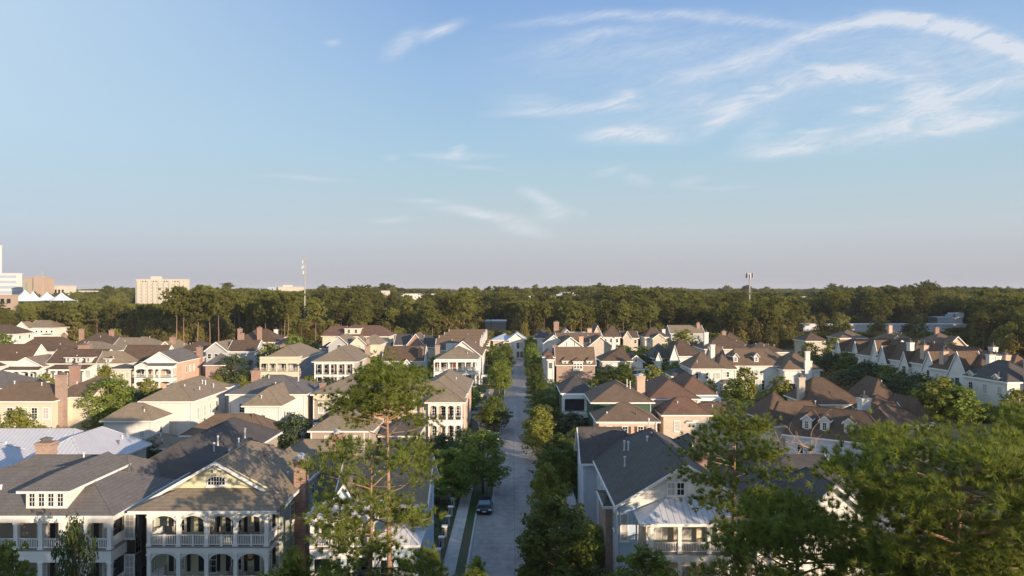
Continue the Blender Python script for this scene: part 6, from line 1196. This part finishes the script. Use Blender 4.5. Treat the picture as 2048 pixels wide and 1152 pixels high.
# ================================================================ cars, furniture, garden pillars
def car(px, Y, label, paint='carpaint', rz=0):
    e = empty('parked_car', (gx(px, Y), Y, 0), rz); tag(e, label, 'car', None); w = .92; prof = [(-2.25, .35), (-2.3, .62), (-2.15, .82), (-1.25, .98), (-.55, 1.42), (.75, 1.48), (1.75, 1.25), (2.15, .98), (2.28, .6), (2.2, .35)]
    b = MB(); nP = len(prof)
    def sec(x_, sc): return [(x_ * (1 - .16 * max(0, (z - .9)) / .5), y * sc, z) for y, z in prof]
    secs = [sec(-w, .97), sec(-w * .82, 1.0), sec(w * .82, 1.0), sec(w, .97)]
    for a, c in zip(secs, secs[1:]):
        for i in range(nP): j = (i + 1) % nP; b.poly(a[i], a[j], c[j], c[i])
    b.poly(*secs[0]); b.poly(*reversed(secs[-1])); b.build('body', paint, e)
    MB().poly((-.72, -1.16, 1.035), (.72, -1.16, 1.035), (.64, -.6, 1.415), (-.64, -.6, 1.415)).build('windshield', 'carglass', e); MB().poly((-.66, 1.68, 1.30), (.66, 1.68, 1.30), (.62, .95, 1.475), (-.62, .95, 1.475)).build('rear_window', 'carglass', e)
    for sx in (-1, 1):
        MB().poly((sx * .885, -.9, 1.06), (sx * .885, 1.5, 1.1), (sx * .79, 1.2, 1.36), (sx * .79, -.45, 1.38)).build('side_window', 'carglass', e)
        MB().box(sx * .7 - .2, sx * .7 + .2, -2.30, -2.16, .62, .76).build('headlight', 'lamp', e); MB().box(sx * 1.0 - .08, sx * 1.0 + .08, -.95, -.8, .98, 1.12).build('wing_mirror', paint, e)
        for sy in (-1.4, 1.4): t = MB(); t.tube([(sx * .9 - .1, sy, .33), (sx * .9 + .04, sy, .33)], .33, 14); wh = t.build('wheel', 'tyre', e); MB().tube([(sx * .9 + .0, sy, .33), (sx * .9 + .06 * sx, sy, .33)], .19, 10).build('rim', 'pipe', wh)
    MB().box(-.26, .26, -2.33, -2.30, .45, .57).build('number_plate', 'whitepaint', e); MB().box(-.55, .55, -2.325, -2.29, .60, .68).build('grille', 'iron', e); return e
car(963, 93.5 - 4.2, 'black car with pale reflecting windshield parked facing the camera on the left kerb').location.x = -3.85 + K * 90
car(987, 131, 'dark blue car parked farther up the left kerb before the side street', 'carpaint').location.x = -3.85 + K * 131
car(2036, 165, 'white car parked at the right frame edge below the townhouses', 'whitepaint', R(60))
# garden pillars
pil = empty('garden_pillar'); MB().box(-.24, .24, -.24, .24, 0, 1.12).build('shaft', 'palebrick', pil); MB().box(-.32, .32, -.32, .32, 1.121, 1.22).build('cap', 'trim', pil)
for i in range(12):
    Yp = 62 + i * 3.55; o = pil if i == 0 else copy_tree(pil); o.location = (-8.0 + K * Yp, Yp, 0); tag(o, 'pale capped garden pillar in the row beside the left sidewalk', 'pillar', 'garden pillars beside the left sidewalk')
for i in range(11):
    Yp = 62 + i * 3.55; f = MB(); f.box(-.02, .02, .24, 3.31, .92, .96).box(-.02, .02, .24, 3.31, .15, .19)
    for k in range(20): y = .3 + k * .155; f.box(-.012, .012, y, y + .024, 0, 1.05)
    o = f.build('iron_fence', 'iron'); o.location = (-8.0 + K * Yp, Yp, 0); tag(o, 'black iron fence panel between two garden pillars', 'fence', 'iron fence panels between the garden pillars')
wl = [((gx(792, 184) , 184), (gx(962, 181), 181)), ((gx(962, 181), 181), (gx(975, 186), 186)), ((gx(975, 186), 186), (gx(984, 222), 222))]
e = empty('garden_wall', (0, 0, 0)); tag(e, 'low brick garden wall with pillars round the white corner house', 'wall')
m = MB()
for a, b in wl: m.beam((*a, .9), (*b, .9), .35, .9)
m.build('brick_wall', 'peach', e); c = MB()
for a, b in wl: c.beam((*a, .98), (*b, .98), .45, .078)
c.build('coping', 'walk', e)
for a, b in wl:
    L_ = math.dist(a, b); n_ = max(1, int(L_ / 5))
    for k in range(n_): x, y = a[0] + (b[0] - a[0]) * k / n_, a[1] + (b[1] - a[1]) * k / n_; MB().box(x - .35, x + .35, y - .35, y + .35, 0, 1.55).box(x - .42, x + .42, y - .42, y + .42, 1.55, 1.65).build('wall_pillar', 'palebrick', e)
# lamp post
e = empty('street_lamp', (gx(937, 58.5), 58.5, 0)); tag(e, 'black street lamp at the bottom edge by the left kerb', 'street lamp'); MB().lathe(0, 0, [(.16, 0), (.14, .5), (.07, .6), (.055, 3.2)], 10).build('post', 'iron', e); MB().lathe(0, 0, [(.1, 3.21), (.2, 3.55), (.16, 3.9)], 8).build('lantern', 'carglass', e); MB().lathe(0, 0, [(.24, 3.91), (.1, 4.1), (.02, 4.25)], 8).build('lantern_roof', 'iron', e)
# porch chairs
ch = empty('porch_chair'); s_ = MB().box(-.3, .3, -.3, .28, .40, .46).build('seat', 'wicker', ch); MB().poly((-.3, .27, .44), (.3, .27, .44), (.3, .45, 1.1), (-.3, .45, 1.1)).poly((-.3, .31, .44), (.3, .31, .44), (.3, .49, 1.1), (-.3, .49, 1.1)).box(-.3, .3, .43, .49, 1.05, 1.12).build('backrest', 'wicker', ch)
for sx in (-.28, .28):
    MB().beam((sx, -.28, .66), (sx, .36, .70), .07, .05).build('armrest', 'wicker', ch)
    for sy in (-.26, .26): MB().box(sx - .03, sx + .03, sy - .03, sy + .03, 0, .40).build('leg', 'wicker', ch)
    MB().beam((sx, -.5, .06), (sx, .55, .06), .06, .06).build('rocker', 'wicker', ch)
hx, hy, pc, _ = porch2
spots = [(pc[0] + 1.1, 5.05, 'left bay of the upper arched porch'), (pc[1] + 1.9, 5.05, 'second bay of the upper arched porch'), (pc[2] + .7, 5.05, 'third bay of the upper arched porch, left chair'), (pc[2] + 1.9, 5.05, 'third bay of the upper arched porch, right chair'), (pc[3] + .8, 5.05, 'right bay of the upper arched porch'), (pc[2] + 1.5, 1.35, 'third bay of the lower arched porch'), (pc[3] + .7, 1.35, 'right bay of the lower arched porch, left chair'), (pc[3] + 1.9, 1.35, 'right bay of the lower arched porch, right chair')]
for i, (x, z, t) in enumerate(spots):
    o = ch if i == 0 else copy_tree(ch); o.location = (hx + x, hy + 1.5, z); o.rotation_euler = (0, 0, (.25, -.2, .1, -.3)[i % 4]); tag(o, 'pale wicker rocking chair in the ' + t, 'chair', 'rocking chairs on the arched porch')
w_ = MB(); w_.tube([(.36 * math.cos(a), 0, .36 * math.sin(a)) for a in [i * math.pi / 6 for i in range(13)]], .09, 6); o = w_.build('wreath', 'wreath'); o.location = (hx + pc[3] - .1 + .35, hy + 2.78, 2.9 + .2); tag(o, 'reddish wreath on the lower porch wall of the arched porch house', 'wreath')
hz = MB().box(-7600, 7600, -300, 9500, -1, 95).build('haze', 'galv'); tag(hz, kind='stuff'); hm = bpy.data.materials.new('haze'); hm.use_nodes = True; t = hm.node_tree; t.nodes.clear()
pv = t.nodes.new('ShaderNodeVolumePrincipled'); pv.inputs['Color'].default_value = (.80, .84, .95, 1); pv.inputs['Density'].default_value = 0.00007; pv.inputs['Anisotropy'].default_value = 0.0
oo = t.nodes.new('ShaderNodeOutputMaterial'); t.links.new(pv.outputs[0], oo.inputs['Volume']); hz.data.materials.clear(); hz.data.materials.append(hm)
